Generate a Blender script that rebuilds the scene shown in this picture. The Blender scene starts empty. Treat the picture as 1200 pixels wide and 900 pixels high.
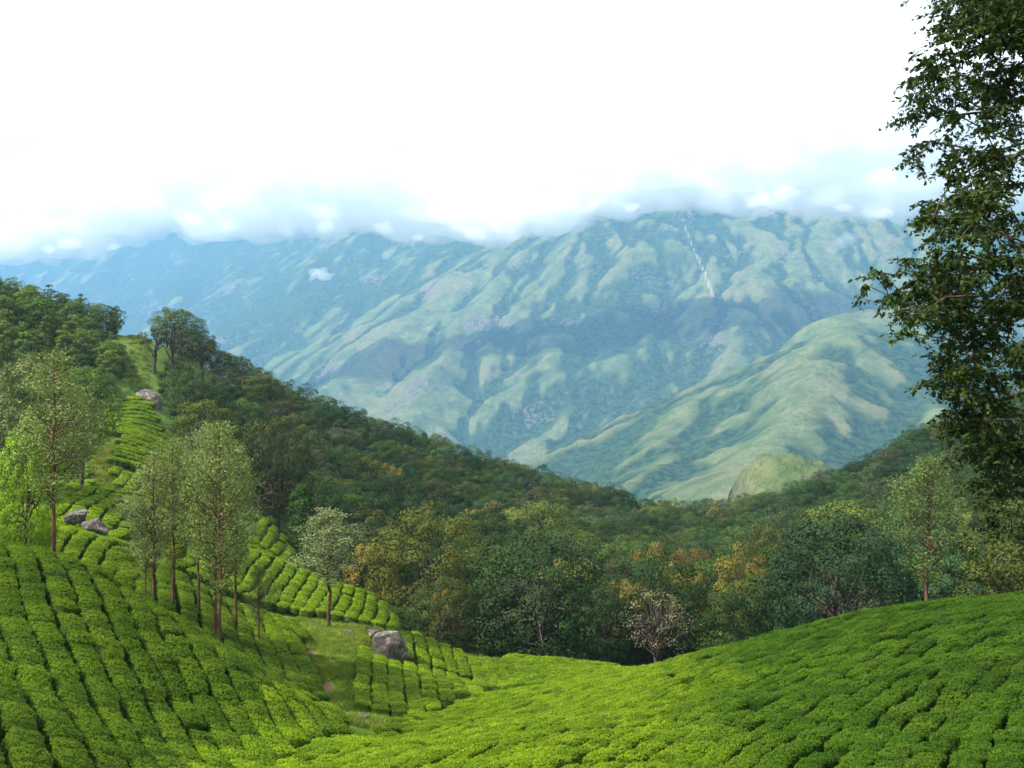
import bpy, math, random
import numpy as np
from mathutils import Vector

# ------------------------------------------------------------------ camera, sky, sun, exposure
S = bpy.context.scene
COL = S.collection
FPX = 1128.0                      # focal length in pixels of a 1200 x 900 picture
cd = bpy.data.cameras.new('camera')
cd.sensor_width = 36.0
cd.lens = 36.0 * FPX / 1200.0
cd.clip_start = 0.1
cd.clip_end = 30000.0
cam = bpy.data.objects.new('camera', cd)
COL.objects.link(cam)
cam.location = (0, 0, 0)
cam.rotation_euler = (math.radians(90), 0, 0)
S.camera = cam

SUN_EL, SUN_AZ = 48.0, -112.0      # azimuth from the view direction (+Y), negative to the left
world = bpy.data.worlds.new('World')
S.world = world
world.use_nodes = True
wn, wl = world.node_tree.nodes, world.node_tree.links
wn.clear()
w_out = wn.new('ShaderNodeOutputWorld')
sky = wn.new('ShaderNodeTexSky')
sky.sky_type = 'NISHITA'
sky.sun_disc = False
sky.sun_elevation = math.radians(SUN_EL)
sky.sun_rotation = math.radians(SUN_AZ)
sky.altitude = 1500
bg1 = wn.new('ShaderNodeBackground')
bg1.inputs['Strength'].default_value = 0.10
wl.new(sky.outputs['Color'], bg1.inputs['Color'])
bg2 = wn.new('ShaderNodeBackground')       # sunlit cloud cover
bg2.inputs['Color'].default_value = (1.0, 1.0, 1.0, 1)
bg2.inputs['Strength'].default_value = 0.74
tc = wn.new('ShaderNodeTexCoord')
wnoise = wn.new('ShaderNodeTexNoise')
wnoise.inputs['Scale'].default_value = 3.0
wnoise.inputs['Detail'].default_value = 6
wl.new(tc.outputs['Generated'], wnoise.inputs['Vector'])
wramp = wn.new('ShaderNodeMapRange')
wramp.inputs['From Min'].default_value = 0.30
wramp.inputs['From Max'].default_value = 0.34
wramp.inputs['To Min'].default_value = 0.92
wramp.inputs['To Max'].default_value = 1.0
wl.new(wnoise.outputs['Fac'], wramp.inputs['Value'])
wmix = wn.new('ShaderNodeMixShader')
wl.new(wramp.outputs['Result'], wmix.inputs['Fac'])
wl.new(bg1.outputs[0], wmix.inputs[1])
wl.new(bg2.outputs[0], wmix.inputs[2])
wl.new(wmix.outputs[0], w_out.inputs['Surface'])

sl = bpy.data.lights.new('sun', 'SUN')
sl.energy = 5.0
sl.angle = math.radians(0.53)
sl.color = (1.0, 0.96, 0.88)
sun = bpy.data.objects.new('sun', sl)
COL.objects.link(sun)
_a, _e = math.radians(SUN_AZ), math.radians(SUN_EL)
SUN_DIR = Vector((math.sin(_a) * math.cos(_e), math.cos(_a) * math.cos(_e), math.sin(_e)))
sun.rotation_euler = SUN_DIR.to_track_quat('Z', 'Y').to_euler()
sun.location = SUN_DIR * 100

vs = S.view_settings
vs.view_transform = 'Standard'
vs.look = 'None'
vs.exposure = 0.95
vs.gamma = 1.0
vs.use_curve_mapping = False
S.cycles.use_denoising = True
S.cycles.max_bounces = 32
S.cycles.diffuse_bounces = 3
S.cycles.glossy_bounces = 2
S.cycles.transmission_bounces = 3
S.cycles.volume_bounces = 28
S.cycles.transparent_max_bounces = 6
S.cycles.sample_clamp_indirect = 6.0

# ------------------------------------------------------------------ helpers
RNG = np.random.default_rng(7)
random.seed(7)


def P(px, py, d):
    """Point at depth d seen at pixel (px, py) of the 1200 x 900 photograph."""
    return ((px - 600.0) / FPX * d, d, (450.0 - py) / FPX * d)


def mesh_np(name, v, f, mat=None, attrs=None, smooth=False, normals=None):
    v = np.asarray(v, np.float32)
    f = np.asarray(f, np.int32)
    me = bpy.data.meshes.new(name)
    me.vertices.add(len(v))
    me.vertices.foreach_set('co', v.ravel())
    n, k = f.shape
    me.loops.add(n * k)
    me.loops.foreach_set('vertex_index', f.ravel())
    me.polygons.add(n)
    me.polygons.foreach_set('loop_start', np.arange(0, n * k, k, dtype=np.int32))
    if smooth:
        me.polygons.foreach_set('use_smooth', np.ones(n, bool))
    for an, av in (attrs or {}).items():
        av = np.asarray(av, np.float32)
        if av.ndim == 1:
            a = me.attributes.new(an, 'FLOAT', 'POINT')
            a.data.foreach_set('value', av)
        elif av.shape[1] == 3:
            a = me.attributes.new(an, 'FLOAT_VECTOR', 'POINT')
            a.data.foreach_set('vector', av.ravel())
        else:
            a = me.attributes.new(an, 'FLOAT_COLOR', 'POINT')
            a.data.foreach_set('color', av.ravel())
    if mat:
        me.materials.append(mat)
    me.update(calc_edges=True)
    if normals is not None:
        me.polygons.foreach_set('use_smooth', np.ones(n, bool))
        me.normals_split_custom_set_from_vertices(np.asarray(normals, np.float32))
    return me


def link(name, data, parent=None, loc=None, rot=None, scale=None):
    o = bpy.data.objects.new(name, data)
    COL.objects.link(o)
    if parent:
        o.parent = parent
    if loc is not None:
        o.location = loc
    if rot is not None:
        o.rotation_euler = rot
    if scale is not None:
        o.scale = scale if hasattr(scale, '__len__') else (scale,) * 3
    return o


def tag(o, label, cat, group=None):
    o['label'] = label
    o['category'] = cat
    if group:
        o['group'] = group
    return o


def ico_mesh(sub):
    import bmesh
    bm = bmesh.new()
    bmesh.ops.create_icosphere(bm, subdivisions=sub, radius=1)
    v = np.array([p.co[:] for p in bm.verts])
    f = np.array([[q.index for q in p.verts] for p in bm.faces])
    bm.free()
    return v, f


def grid_faces(nx, ny):
    i = np.arange(nx * ny).reshape(ny, nx)
    return np.stack([i[:-1, :-1], i[:-1, 1:], i[1:, 1:], i[1:, :-1]], -1).reshape(-1, 4)


def hash2(ix, iy, seed):
    h = (ix.astype(np.int64) * 374761393 + iy.astype(np.int64) * 668265263 + seed * 974634777) & 0x7fffffff
    h = ((h ^ (h >> 13)) * 1274126177) & 0x7fffffff
    h = h ^ (h >> 16)
    return h


def perlin(x, y, seed=0):
    x = np.asarray(x, float)
    y = np.asarray(y, float)
    ix, iy = np.floor(x).astype(np.int64), np.floor(y).astype(np.int64)
    fx, fy = x - ix, y - iy

    def g(a, b):
        t = (hash2(ix + a, iy + b, seed) & 1023) * (2 * math.pi / 1024)
        return np.cos(t) * (fx - a) + np.sin(t) * (fy - b)
    u = fx * fx * fx * (fx * (fx * 6 - 15) + 10)
    w = fy * fy * fy * (fy * (fy * 6 - 15) + 10)
    return 1.5 * ((g(0, 0) * (1 - u) + g(1, 0) * u) * (1 - w) + (g(0, 1) * (1 - u) + g(1, 1) * u) * w)


def fbm(x, y, seed=0, octv=4, gain=0.5):
    s, a = 0.0, 1.0
    for k in range(octv):
        s = s + a * perlin(x * 2 ** k, y * 2 ** k, seed + k)
        a *= gain
    return s


def smooth(t, a, b):
    t = np.clip((t - a) / (b - a), 0, 1)
    return t * t * (3 - 2 * t)


# node helpers
def new_mat(name):
    m = bpy.data.materials.new(name)
    m.use_nodes = True
    m.node_tree.nodes.clear()
    return m, m.node_tree.nodes, m.node_tree.links


def rgb(c):
    return (c[0], c[1], c[2], 1.0)


def mixc(n, l, fac, a, b, mode='MIX'):
    m = n.new('ShaderNodeMix')
    m.data_type = 'RGBA'
    m.blend_type = mode
    for sock, val in ((m.inputs[0], fac), (m.inputs[6], a), (m.inputs[7], b)):
        if hasattr(val, 'is_output'):
            l.new(val, sock)
        elif isinstance(val, (int, float)):
            sock.default_value = val
        else:
            sock.default_value = rgb(val)
    return m.outputs[2]


def noise(n, l, scale, detail=3, vec=None, rough=0.55):
    t = n.new('ShaderNodeTexNoise')
    t.inputs['Scale'].default_value = scale
    t.inputs['Detail'].default_value = detail
    t.inputs['Roughness'].default_value = rough
    if vec is not None:
        l.new(vec, t.inputs['Vector'])
    return t.outputs['Fac']


def ramp(n, l, val, a, b, lo=0.0, hi=1.0):
    m = n.new('ShaderNodeMapRange')
    m.interpolation_type = 'SMOOTHSTEP'
    m.inputs['From Min'].default_value = a
    m.inputs['From Max'].default_value = b
    m.inputs['To Min'].default_value = lo
    m.inputs['To Max'].default_value = hi
    l.new(val, m.inputs['Value'])
    return m.outputs['Result']


def attr(n, name, out='Fac', kind='GEOMETRY'):
    a = n.new('ShaderNodeAttribute')
    a.attribute_name = name
    a.attribute_type = kind
    return a.outputs[out]


def objpos(n):
    return n.new('ShaderNodeNewGeometry').outputs['Position']
# ------------------------------------------------------------------ the lie of the land
TEA = 0.85         # height of the tea canopy
CTRL = [           # px, py, depth, height of what stands there
    # hill of tea on the right
    (1200, 900, 20, TEA), (900, 900, 22, TEA), (600, 900, 25, TEA), (420, 897, 28.5, TEA), (300, 893, 32, TEA),
    (1350, 900, 17, TEA), (1400, 680, 46, TEA), (1200, 688, 48, TEA), (1100, 700, 49, TEA), (1000, 715, 50, TEA),
    (850, 755, 55, TEA), (700, 792, 60, TEA), (620, 808, 60, TEA), (500, 836, 51, TEA), (430, 850, 45, TEA),
    (1100, 790, 32, TEA), (900, 810, 34, TEA), (700, 838, 39, TEA), (550, 860, 36, TEA), (1000, 760, 39, TEA), (800, 790, 44, TEA),
    (1100, 765, 68, 0), (1250, 770, 70, 0), (950, 790, 75, 0), (820, 802, 82, 0), (720, 790, 90, 0),
    (700, 775, 80, TEA), (640, 790, 72, TEA), (580, 797, 73, TEA), (560, 778, 88, 0), (640, 782, 90, 0),
    # valley floor and grassy track
    (545, 797, 72, TEA), (480, 833, 54, TEA), (420, 838, 50, 0), (400, 853, 46, 0), (390, 790, 61, 0), (380, 742, 75, 0), (350, 735, 74, 0), (440, 742, 77, 0),
    (410, 800, 59, TEA), (430, 770, 66, TEA), (500, 790, 66, TEA), (470, 760, 73, TEA),
    # band of tea above the track
    (460, 732, 86, TEA), (400, 716, 84, TEA), (320, 702, 80, TEA), (270, 690, 76, TEA), (300, 640, 100, TEA), (340, 660, 98, TEA), (400, 690, 93, TEA),
    (330, 628, 114, 0), (470, 720, 97, 0),
    # gully behind the spur
    (375, 826, 50, TEA), (360, 745, 67, TEA), (250, 712, 63, TEA), (200, 692, 60, TEA), (330, 770, 60, TEA),
    (200, 738, 54, TEA), (120, 700, 57, TEA), (280, 782, 50, TEA), (20, 668, 56, TEA),
    # spur of tea on the left
    (0, 636, 48, TEA), (60, 645, 48, TEA), (110, 664, 47, TEA), (180, 708, 45, TEA), (260, 757, 43, TEA), (330, 803, 42, TEA), (392, 848, 42, TEA),
    (-100, 610, 50, TEA), (0, 760, 33, TEA), (0, 830, 26, TEA), (0, 905, 21, TEA), (100, 745, 38, TEA), (100, 845, 29, TEA), (100, 905, 24.5, TEA),
    (200, 800, 38, TEA), (200, 868, 31.5, TEA), (160, 893, 27.5, TEA), (300, 850, 37.5, TEA), (270, 890, 32, TEA), (-150, 760, 33, TEA), (-150, 900, 18, TEA),
    # tea, meadow and woods behind the spur on the left
    (60, 625, 64, TEA), (0, 600, 76, TEA), (100, 640, 66, 0), (150, 655, 64, TEA), (120, 600, 80, TEA), (150, 585, 92, 0), (112, 545, 107, 0), (60, 560, 100, TEA), (0, 520, 108, TEA),
    (200, 530, 124, TEA), (165, 488, 140, TEA), (140, 500, 130, TEA), (250, 610, 105, TEA), (230, 660, 80, TEA), (-120, 560, 90, TEA), (-150, 500, 115, TEA),
    (172, 462, 152, 0), (162, 448, 172, 0), (163, 415, 190, 0),
    (0, 440, 135, 7), (80, 440, 145, 7), (130, 440, 160, 7), (0, 330, 178, 7), (60, 354, 180, 7), (110, 388, 182, 7), (142, 412, 186, 7), (-100, 300, 175, 7), (-150, 400, 140, 7),
    (-250, 270, 180, 7), (0, 390, 155, 7), (0, 345, 230, 7), (130, 425, 240, 7), (-250, 300, 240, 7),
    # wooded ridge
    (205, 420, 182, 8), (250, 425, 190, 8), (300, 443, 196, 8), (350, 468, 205, 8), (420, 492, 218, 8), (520, 519, 242, 8), (600, 540, 268, 9), (680, 569, 292, 10), (740, 594, 310, 11),
    (240, 480, 160, 8), (300, 520, 150, 8), (350, 590, 122, 8), (400, 575, 150, 8), (500, 560, 185, 8), (430, 640, 110, 10), (500, 640, 104, 11), (600, 590, 190, 8),
    (650, 650, 112, 10), (620, 700, 96, 9), (520, 690, 94, 8), (740, 640, 150, 9), (700, 600, 225, 8), (780, 690, 108, 9),
    # woods on the right
    (800, 604, 325, 11), (870, 590, 318, 11), (930, 570, 300, 10), (1000, 540, 285, 9), (1050, 518, 275, 8), (1100, 493, 265, 8), (1200, 468, 255, 8), (1400, 420, 240, 8),
    (850, 640, 160, 9), (850, 612, 240, 8), (950, 640, 135, 9), (950, 595, 220, 8), (1050, 610, 160, 8), (1100, 555, 205, 8), (1150, 630, 125, 8), (1200, 560, 170, 8), (1350, 520, 160, 8),
    (1400, 660, 90, 6), (900, 700, 100, 8), (1000, 690, 92, 8),
    # ground falling away behind the ridges
    (163, 470, 262, 0), (300, 540, 285, 0), (420, 600, 310, 0), (520, 650, 330, 0), (600, 660, 350, 0), (740, 690, 380, 0), (870, 680, 380, 0), (1000, 620, 360, 0), (1200, 560, 340, 0), (0, 450, 300, 0), (1400, 540, 330, 0),
]
cp = []
for px, py, d, h in CTRL:
    x, y, z = P(px, py, d)
    cp.append((x, y, z - h))
cp += [(0, 0, -1.7), (0, 9, -4.6), (8, 5, -2.6), (-8, 5, -3.6), (-14, 8, -5.5), (16, 6, -1.5), (-25, 5, -6), (30, 10, -0.5), (0, -15, 0.5), (20, -15, 1.5), (-20, -15, -1.5), (-60, -15, -6), (60, -15, 5), (60, 20, 2), (-60, 20, -6)]
cp = np.array(cp)
TS = 100.0


def tps_fit(p, lam=2e-4):
    n = len(p)
    xy = p[:, :2] / TS
    d2 = ((xy[:, None] - xy[None]) ** 2).sum(-1)
    K = np.where(d2 > 0, d2 * np.log(d2 + 1e-12) * 0.5, 0) + lam * np.eye(n)
    Q = np.c_[np.ones(n), xy]
    A = np.block([[K, Q], [Q.T, np.zeros((3, 3))]])
    return np.linalg.solve(A, np.r_[p[:, 2], 0, 0, 0])


TPS_W = tps_fit(cp)


def near_h(x, y):
    x = np.asarray(x, float)
    sh = x.shape
    q = np.stack([x.ravel(), np.asarray(y, float).ravel()], -1) / TS
    out = np.empty(len(q))
    c = cp[:, :2] / TS
    for i in range(0, len(q), 20000):
        s = q[i:i + 20000]
        d2 = ((s[:, None] - c[None]) ** 2).sum(-1)
        out[i:i + 20000] = (d2 * np.log(d2 + 1e-12) * 0.5) @ TPS_W[:-3] + TPS_W[-3] + s @ TPS_W[-2:]
    return out.reshape(sh)


# far mountains: ridge lines (px, py, depth) from the crest down the spurs
RIDGES = [
    (0.60, 0.36, 0.10, [(490, 240, 6300), (560, 246, 5700), (650, 236, 5200), (740, 226, 5000), (820, 228, 4900), (900, 224, 4900), (1000, 226, 4800), (1100, 225, 4700), (1300, 220, 4600), (1500, 220, 4500)]),
    (0.62, 0.04, 0.04, [(650, 236, 5200), (605, 292, 4750), (548, 328, 4450), (492, 370, 4150), (430, 416, 3850), (350, 456, 3550), (250, 505, 3350)]),
    (0.66, 0.02, 0.08, [(605, 292, 4750), (590, 335, 4350), (560, 390, 3900), (520, 440, 3500), (480, 495, 3150), (430, 545, 2950)]),
    (0.64, 0.06, 0.12, [(740, 226, 5000), (732, 285, 4600), (716, 340, 4250), (700, 396, 3900), (670, 455, 3500), (630, 515, 3050)]),
    (0.64, 0.20, 0.22, [(820, 228, 4900), (806, 262, 4600), (800, 340, 4200), (785, 390, 3900), (760, 440, 3550), (720, 495, 3200)]),
    (0.60, 0.42, 0.15, [(1000, 226, 4800), (975, 280, 4350), (930, 330, 4000), (890, 378, 3700), (850, 420, 3450)]),
    (0.60, 0.36, 0.10, [(1100, 225, 4700), (1120, 290, 4200), (1100, 340, 3800)]),
    (0.52, 0.50, 0.04, [(1500, 380, 3500), (1300, 400, 3200), (1120, 396, 2900), (1060, 371, 2780), (1012, 358, 2700), (960, 380, 2680), (900, 408, 2630), (840, 443, 2580), (780, 478, 2520), (700, 515, 2450), (610, 545, 2350)]),
    (0.52, 0.36, 0.04, [(1010, 359, 2700), (982, 400, 2450), (950, 450, 2150), (915, 508, 1850), (880, 570, 1550)]),
    (0.58, 0.85, 0.10, [(1120, 396, 2900), (1100, 435, 2450), (1085, 480, 2050), (1070, 540, 1700)]),
    (0.56, 0.52, 0.05, [(860, 432, 2600), (822, 500, 2230), (775, 560, 1900)]),
    (0.56, 0.60, 0.10, [(-700, 230, 8600), (-150, 245, 8500), (0, 250, 8200), (120, 250, 8000), (250, 245, 8000), (380, 235, 7600), (490, 240, 6300)]),
    (0.62, 0.52, 0.28, [(380, 235, 7600), (345, 325, 7000), (290, 358, 6500), (232, 383, 6000), (150, 432, 5500), (60, 470, 5200)]),
    (0.64, 0.48, 0.30, [(430, 222, 7000), (440, 292, 6500), (392, 346, 6000), (322, 412, 5450), (270, 460, 5050)]),
    (0.66, 0.42, 0.25, [(540, 236, 5900), (508, 300, 5600), (450, 356, 5200), (390, 420, 4800), (330, 470, 4500)]),
    (0.62, 0.60, 0.10, [(120, 250, 8000), (92, 335, 7200), (40, 392, 6500), (-60, 440, 6000)]),
    (0.62, 0.60, 0.10, [(250, 245, 8000), (205, 325, 7300), (125, 378, 6700), (50, 420, 6200)]),
    (0.62, 0.60, 0.10, [(-150, 245, 8500), (-60, 340, 7600), (-120, 400, 6900)]),
]
CELL = 22.0
GX = np.arange(-7000, 5001, CELL)
GY = np.arange(600, 9101, CELL)


def far_raw(x, y):
    wx = x + 55 * fbm(x / 500, y / 500, 11, 5, .55)
    wy = y + 55 * fbm(x / 500, y / 500, 23, 5, .55)
    floor = np.interp(y, [0, 300, 450, 700, 1200, 2000, 3500, 5000, 9500], [-40, -90, -170, -260, -380, -440, -480, -300, -200])
    near_d = np.full(x.shape, 400.0)
    h = floor + 25 * fbm(x / 300, y / 300, 3, 4)
    wood0, rock0 = np.full(x.shape, .75), np.zeros(x.shape)
    for k, (slope, w0_, r0_, pts) in enumerate(RIDGES):
        q = np.array([P(*p) for p in pts])
        best = np.full(x.shape, -1e9)
        bd = np.full(x.shape, 400.0)
        run = 0.0
        for a, b in zip(q[:-1], q[1:]):
            ab = b[:2] - a[:2]
            L = math.hypot(*ab)
            t = np.clip(((wx - a[0]) * ab[0] + (wy - a[1]) * ab[1]) / (L * L), 0, 1)
            dx, dy = wx - (a[0] + t * ab[0]), wy - (a[1] + t * ab[1])
            d = np.hypot(dx, dy)
            z = a[2] + t * (b[2] - a[2])
            side = np.sign(ab[0] * dy - ab[1] * dx)
            u = run + t * L
            gul = 1 - np.abs(perlin(u / 210.0 + 37 * k + 9 * side, d / 900.0, 40 + k)) * 1.7
            zz = z - slope * (np.sqrt(d * d + 16 ** 2) - 16) - 10 * gul * smooth(d, 40, 300)
            bd = np.where(zz > best, d, bd)
            best = np.maximum(best, zz)
            run += L
        near_d = np.where(best > h, bd, near_d)
        wood0, rock0 = np.where(best > h, w0_, wood0), np.where(best > h, r0_, rock0)
        m = np.maximum(h, best)
        h = m + 18 * np.exp(-np.abs(h - best) / 18.0) * 0.35
    for _ in range(8):
        wood0, rock0 = (sum(np.roll(q_, sh_, ax_) for sh_ in (-1, 0, 1) for ax_ in (0, 1)) / 6 for q_ in (wood0, rock0))
    h = h + smooth(y, 1200, 2600) * (42 * fbm(x / 620, y / 620, 301, 3) + 20 * fbm(x / 230, y / 230, 311, 3))
    return h, near_d, wood0, rock0


def erode(h, cell, n_it=7, K=0.17, m=0.42):
    ny, nx = h.shape
    idx = np.arange(nx * ny).reshape(ny, nx)
    nb = [(-1, -1, 2 ** .5), (-1, 0, 1), (-1, 1, 2 ** .5), (0, -1, 1), (0, 1, 1), (1, -1, 2 ** .5), (1, 0, 1), (1, 1, 2 ** .5)]
    for it in range(n_it):
        hp = np.pad(h, 1, mode='edge')
        best = np.zeros_like(h)
        rec = idx.copy()
        dist = np.ones_like(h)
        for dy, dx, dd in nb:
            s = (h - hp[1 + dy:1 + dy + ny, 1 + dx:1 + dx + nx]) / dd
            yy = np.clip(np.arange(ny) + dy, 0, ny - 1)
            xx = np.clip(np.arange(nx) + dx, 0, nx - 1)
            r = idx[yy][:, xx]
            w = s > best
            best[w] = s[w]
            rec[w] = r[w]
            dist[w] = dd
        order = np.argsort(-h, axis=None)
        rl = rec.ravel().tolist()
        A = [1.0] * (nx * ny)
        ol = order.tolist()
        for i in ol:
            j = rl[i]
            if j != i:
                A[j] += A[i]
        A = np.array(A)
        f = (K * np.minimum(A, 400) ** m / dist.ravel() * 0.12)
        fl = f.tolist()
        hl = h.ravel().tolist()
        for i in reversed(ol):
            j = rl[i]
            if j != i:
                t = hl[j] if hl[j] < hl[i] else hl[i]
                hl[i] = (hl[i] + fl[i] * t) / (1 + fl[i])
        h = np.array(hl).reshape(ny, nx)
        hp = np.pad(h, 1, mode='edge')
        lap = (hp[:-2, 1:-1] + hp[2:, 1:-1] + hp[1:-1, :-2] + hp[1:-1, 2:]) / 4 - h
        h = h + 0.12 * lap
    return h, A.reshape(ny, nx)


_gx, _gy = np.meshgrid(GX, GY)
_raw, FAR_D, FAR_W, FAR_R = far_raw(_gx, _gy)
FAR_H, FAR_A = erode(_raw, CELL)
print('erosion change', float((FAR_H - _raw).mean()), float((FAR_H - _raw).min()))


def samp(F, x, y):
    """Catmull-Rom lookup in the far height grid."""
    fx = np.clip((x - GX[0]) / CELL, 1, len(GX) - 3.001)
    fy = np.clip((y - GY[0]) / CELL, 1, len(GY) - 3.001)
    ix, iy = fx.astype(int), fy.astype(int)
    tx, ty = fx - ix, fy - iy

    def w(t):
        return (-.5 * t + t * t - .5 * t ** 3, 1 - 2.5 * t * t + 1.5 * t ** 3, .5 * t + 2 * t * t - 1.5 * t ** 3, -.5 * t * t + .5 * t ** 3)
    wx, wy = w(tx), w(ty)
    out = 0
    for j in range(4):
        out = out + wy[j] * sum(wx[i] * F[iy + j - 1, ix + i - 1] for i in range(4))
    return out


def far_h(x, y):
    h = samp(FAR_H, x, y)
    r = 1 - np.abs(perlin(x / 85, y / 85, 71)) * 2
    r2 = 1 - np.abs(perlin(x / 38, y / 38, 72)) * 2
    amp = smooth(y, 900, 2500)
    return h + amp * (5.5 * r + 4 * r2) + 2.0 * fbm(x / 22, y / 22, 73, 2)


def height(x, y):
    x, y = np.broadcast_arrays(np.asarray(x, float), np.asarray(y, float))
    s = smooth(y, 345, 620)
    n = near_h(x, np.minimum(y, 480.0)) if (s < 1).any() else 0
    n = np.clip(n, -260, 60)
    relief = 0.22 * fbm(x / 7, y / 7, 5, 3)
    f = far_h(x, np.maximum(y, 640.0)) if (s > 0).any() else 0
    return (n + relief) * (1 - s) + f * s


def nonuni(a, b, n, core):
    t = np.linspace(math.asinh(a / core), math.asinh(b / core), n)
    return np.sinh(t) * core


# ---- materials of the land
def ground_material():
    m, n, l = new_mat('meadow ground')
    pos = objpos(n)
    n1 = noise(n, l, 0.35, 5, pos)
    n2 = noise(n, l, 3.5, 4, pos)
    n3 = noise(n, l, 22.0, 3, pos)
    g = mixc(n, l, ramp(n, l, n1, .35, .65), (.055, .115, .015), (.095, .175, .024))
    g = mixc(n, l, ramp(n, l, n2, .4, .7), g, (.13, .18, .038))
    soil = mixc(n, l, n3, (.045, .026, .014), (.11, .065, .036))
    c = mixc(n, l, attr(n, 'soil'), g, soil)
    c = mixc(n, l, ramp(n, l, n3, .35, .65), c, mixc(n, l, 0.5, c, (.02, .03, .008)))
    b = n.new('ShaderNodeBsdfPrincipled')
    l.new(c, b.inputs['Base Color'])
    b.inputs['Roughness'].default_value = .95
    b.inputs['Specular IOR Level'].default_value = .1
    bp = n.new('ShaderNodeBump')
    bp.inputs['Strength'].default_value = .8
    bp.inputs['Distance'].default_value = .12
    l.new(n2, bp.inputs['Height'])
    l.new(bp.outputs[0], b.inputs['Normal'])
    o = n.new('ShaderNodeOutputMaterial')
    l.new(b.outputs[0], o.inputs['Surface'])
    return m


def mountain_material():
    m, n, l = new_mat('mountain slopes')
    pos = objpos(n)
    big = noise(n, l, .0035, 5, pos, .6)
    mid = noise(n, l, .014, 5, pos, .65)
    fine = noise(n, l, .055, 5, pos, .75)
    a = n.new('ShaderNodeAttribute')
    a.attribute_name = 'cover'
    sp = n.new('ShaderNodeSeparateColor')
    l.new(a.outputs['Color'], sp.inputs[0])
    grass = mixc(n, l, ramp(n, l, mid, .35, .65), (.090, .125, .038), (.175, .195, .075))
    grass = mixc(n, l, ramp(n, l, big, .45, .7), grass, (.20, .175, .075))
    grass = mixc(n, l, ramp(n, l, fine, .40, .56), mixc(n, l, .45, grass, (.045, .075, .022)), grass)
    wood = mixc(n, l, ramp(n, l, fine, .38, .62), (.010, .026, .008), (.055, .092, .026))
    rock = mixc(n, l, ramp(n, l, fine, .3, .7), (.085, .070, .062), (.19, .165, .145))

    def sharp(sock, nz, w):
        ad = n.new('ShaderNodeMath')
        ad.operation = 'ADD'
        l.new(sock, ad.inputs[0])
        l.new(nz, ad.inputs[1])
        return ramp(n, l, ad.outputs[0], 1.0 - w, 1.0 + w)
    half = n.new('ShaderNodeMath')
    half.operation = 'MULTIPLY_ADD'
    l.new(mid, half.inputs[0])
    half.inputs[1].default_value = .55
    l.new(fine, half.inputs[2])
    hs = n.new('ShaderNodeMath')
    hs.operation = 'MULTIPLY'
    l.new(half.outputs[0], hs.inputs[0])
    hs.inputs[1].default_value = .645
    c = mixc(n, l, sharp(sp.outputs[0], hs.outputs[0], .11), grass, wood)
    c = mixc(n, l, sharp(sp.outputs[1], fine, .12), c, rock)
    c = mixc(n, l, ramp(n, l, mixc(n, l, .25, sp.outputs[2], fine), .56, .74, 0, .5), c, (.42, .37, .33))
    b = n.new('ShaderNodeBsdfPrincipled')
    l.new(c, b.inputs['Base Color'])
    b.inputs['Roughness'].default_value = 1.0
    b.inputs['Specular IOR Level'].default_value = .0
    bp = n.new('ShaderNodeBump')
    bp.inputs['Strength'].default_value = .9
    bp.inputs['Distance'].default_value = 16.0
    l.new(fine, bp.inputs['Height'])
    l.new(bp.outputs[0], b.inputs['Normal'])
    o = n.new('ShaderNodeOutputMaterial')
    l.new(b.outputs[0], o.inputs['Surface'])
    return m


M_GROUND = ground_material()
M_MOUNT = mountain_material()

# near ground: one sheet, finest round the camera
gx = nonuni(-420, 420, 330, 40)
gy = np.r_[np.linspace(-60, 15, 20, endpoint=False), np.geomspace(15, 660, 330)]
xx, yy = np.meshgrid(gx, gy)
zz = height(xx, yy)
NEAR_SHEET = np.stack([xx, yy, zz], -1).reshape(-1, 3)
NEAR_DIM = (len(gx), len(gy))

# far land: a fan of quads out to the farthest range
fu = np.linspace(-.78, .78, 560)
fy = np.geomspace(560, 9050, 440)
uu, yy2 = np.meshgrid(fu, fy)
xx2 = uu * (yy2 + 150)
z2 = height(xx2, yy2) - 3.0 * (1 - smooth(yy2, 600, 680))
dzdx = (far_h(xx2 + 15, yy2) - far_h(xx2 - 15, yy2)) / 30
dzdy = (far_h(xx2, yy2 + 15) - far_h(xx2, yy2 - 15)) / 30
slope = np.hypot(dzdx, dzdy)
area = samp(np.log(FAR_A), xx2, yy2)
lap = (samp(FAR_H, xx2 + 70, yy2) + samp(FAR_H, xx2 - 70, yy2) + samp(FAR_H, xx2, yy2 + 70) + samp(FAR_H, xx2, yy2 - 70)) / 4 - samp(FAR_H, xx2, yy2)
low = smooth(-z2, -60, 390)
big = fbm(xx2 / 900, yy2 / 900, 91, 4)
rdist = samp(np.minimum(FAR_D, 400.0), xx2, yy2)
wood = np.clip(samp(FAR_W, xx2, yy2) + .22 * smooth(rdist, 110, 420) + .014 * lap + .42 * low + .24 * big + .06 * (area - 1.5) + .15 * fbm(xx2 / 150, yy2 / 150, 97, 3) + .34 * smooth(-dzdx, .05, .55) - .10 * smooth(dzdx, .05, .5), 0, 1)
rock = np.clip(.11 + samp(FAR_R, xx2, yy2) + .45 * (slope - 0.7) + .26 * fbm(xx2 / 230, z2 / 160, 95, 4), 0, 1)
white = np.zeros_like(wood)
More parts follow.
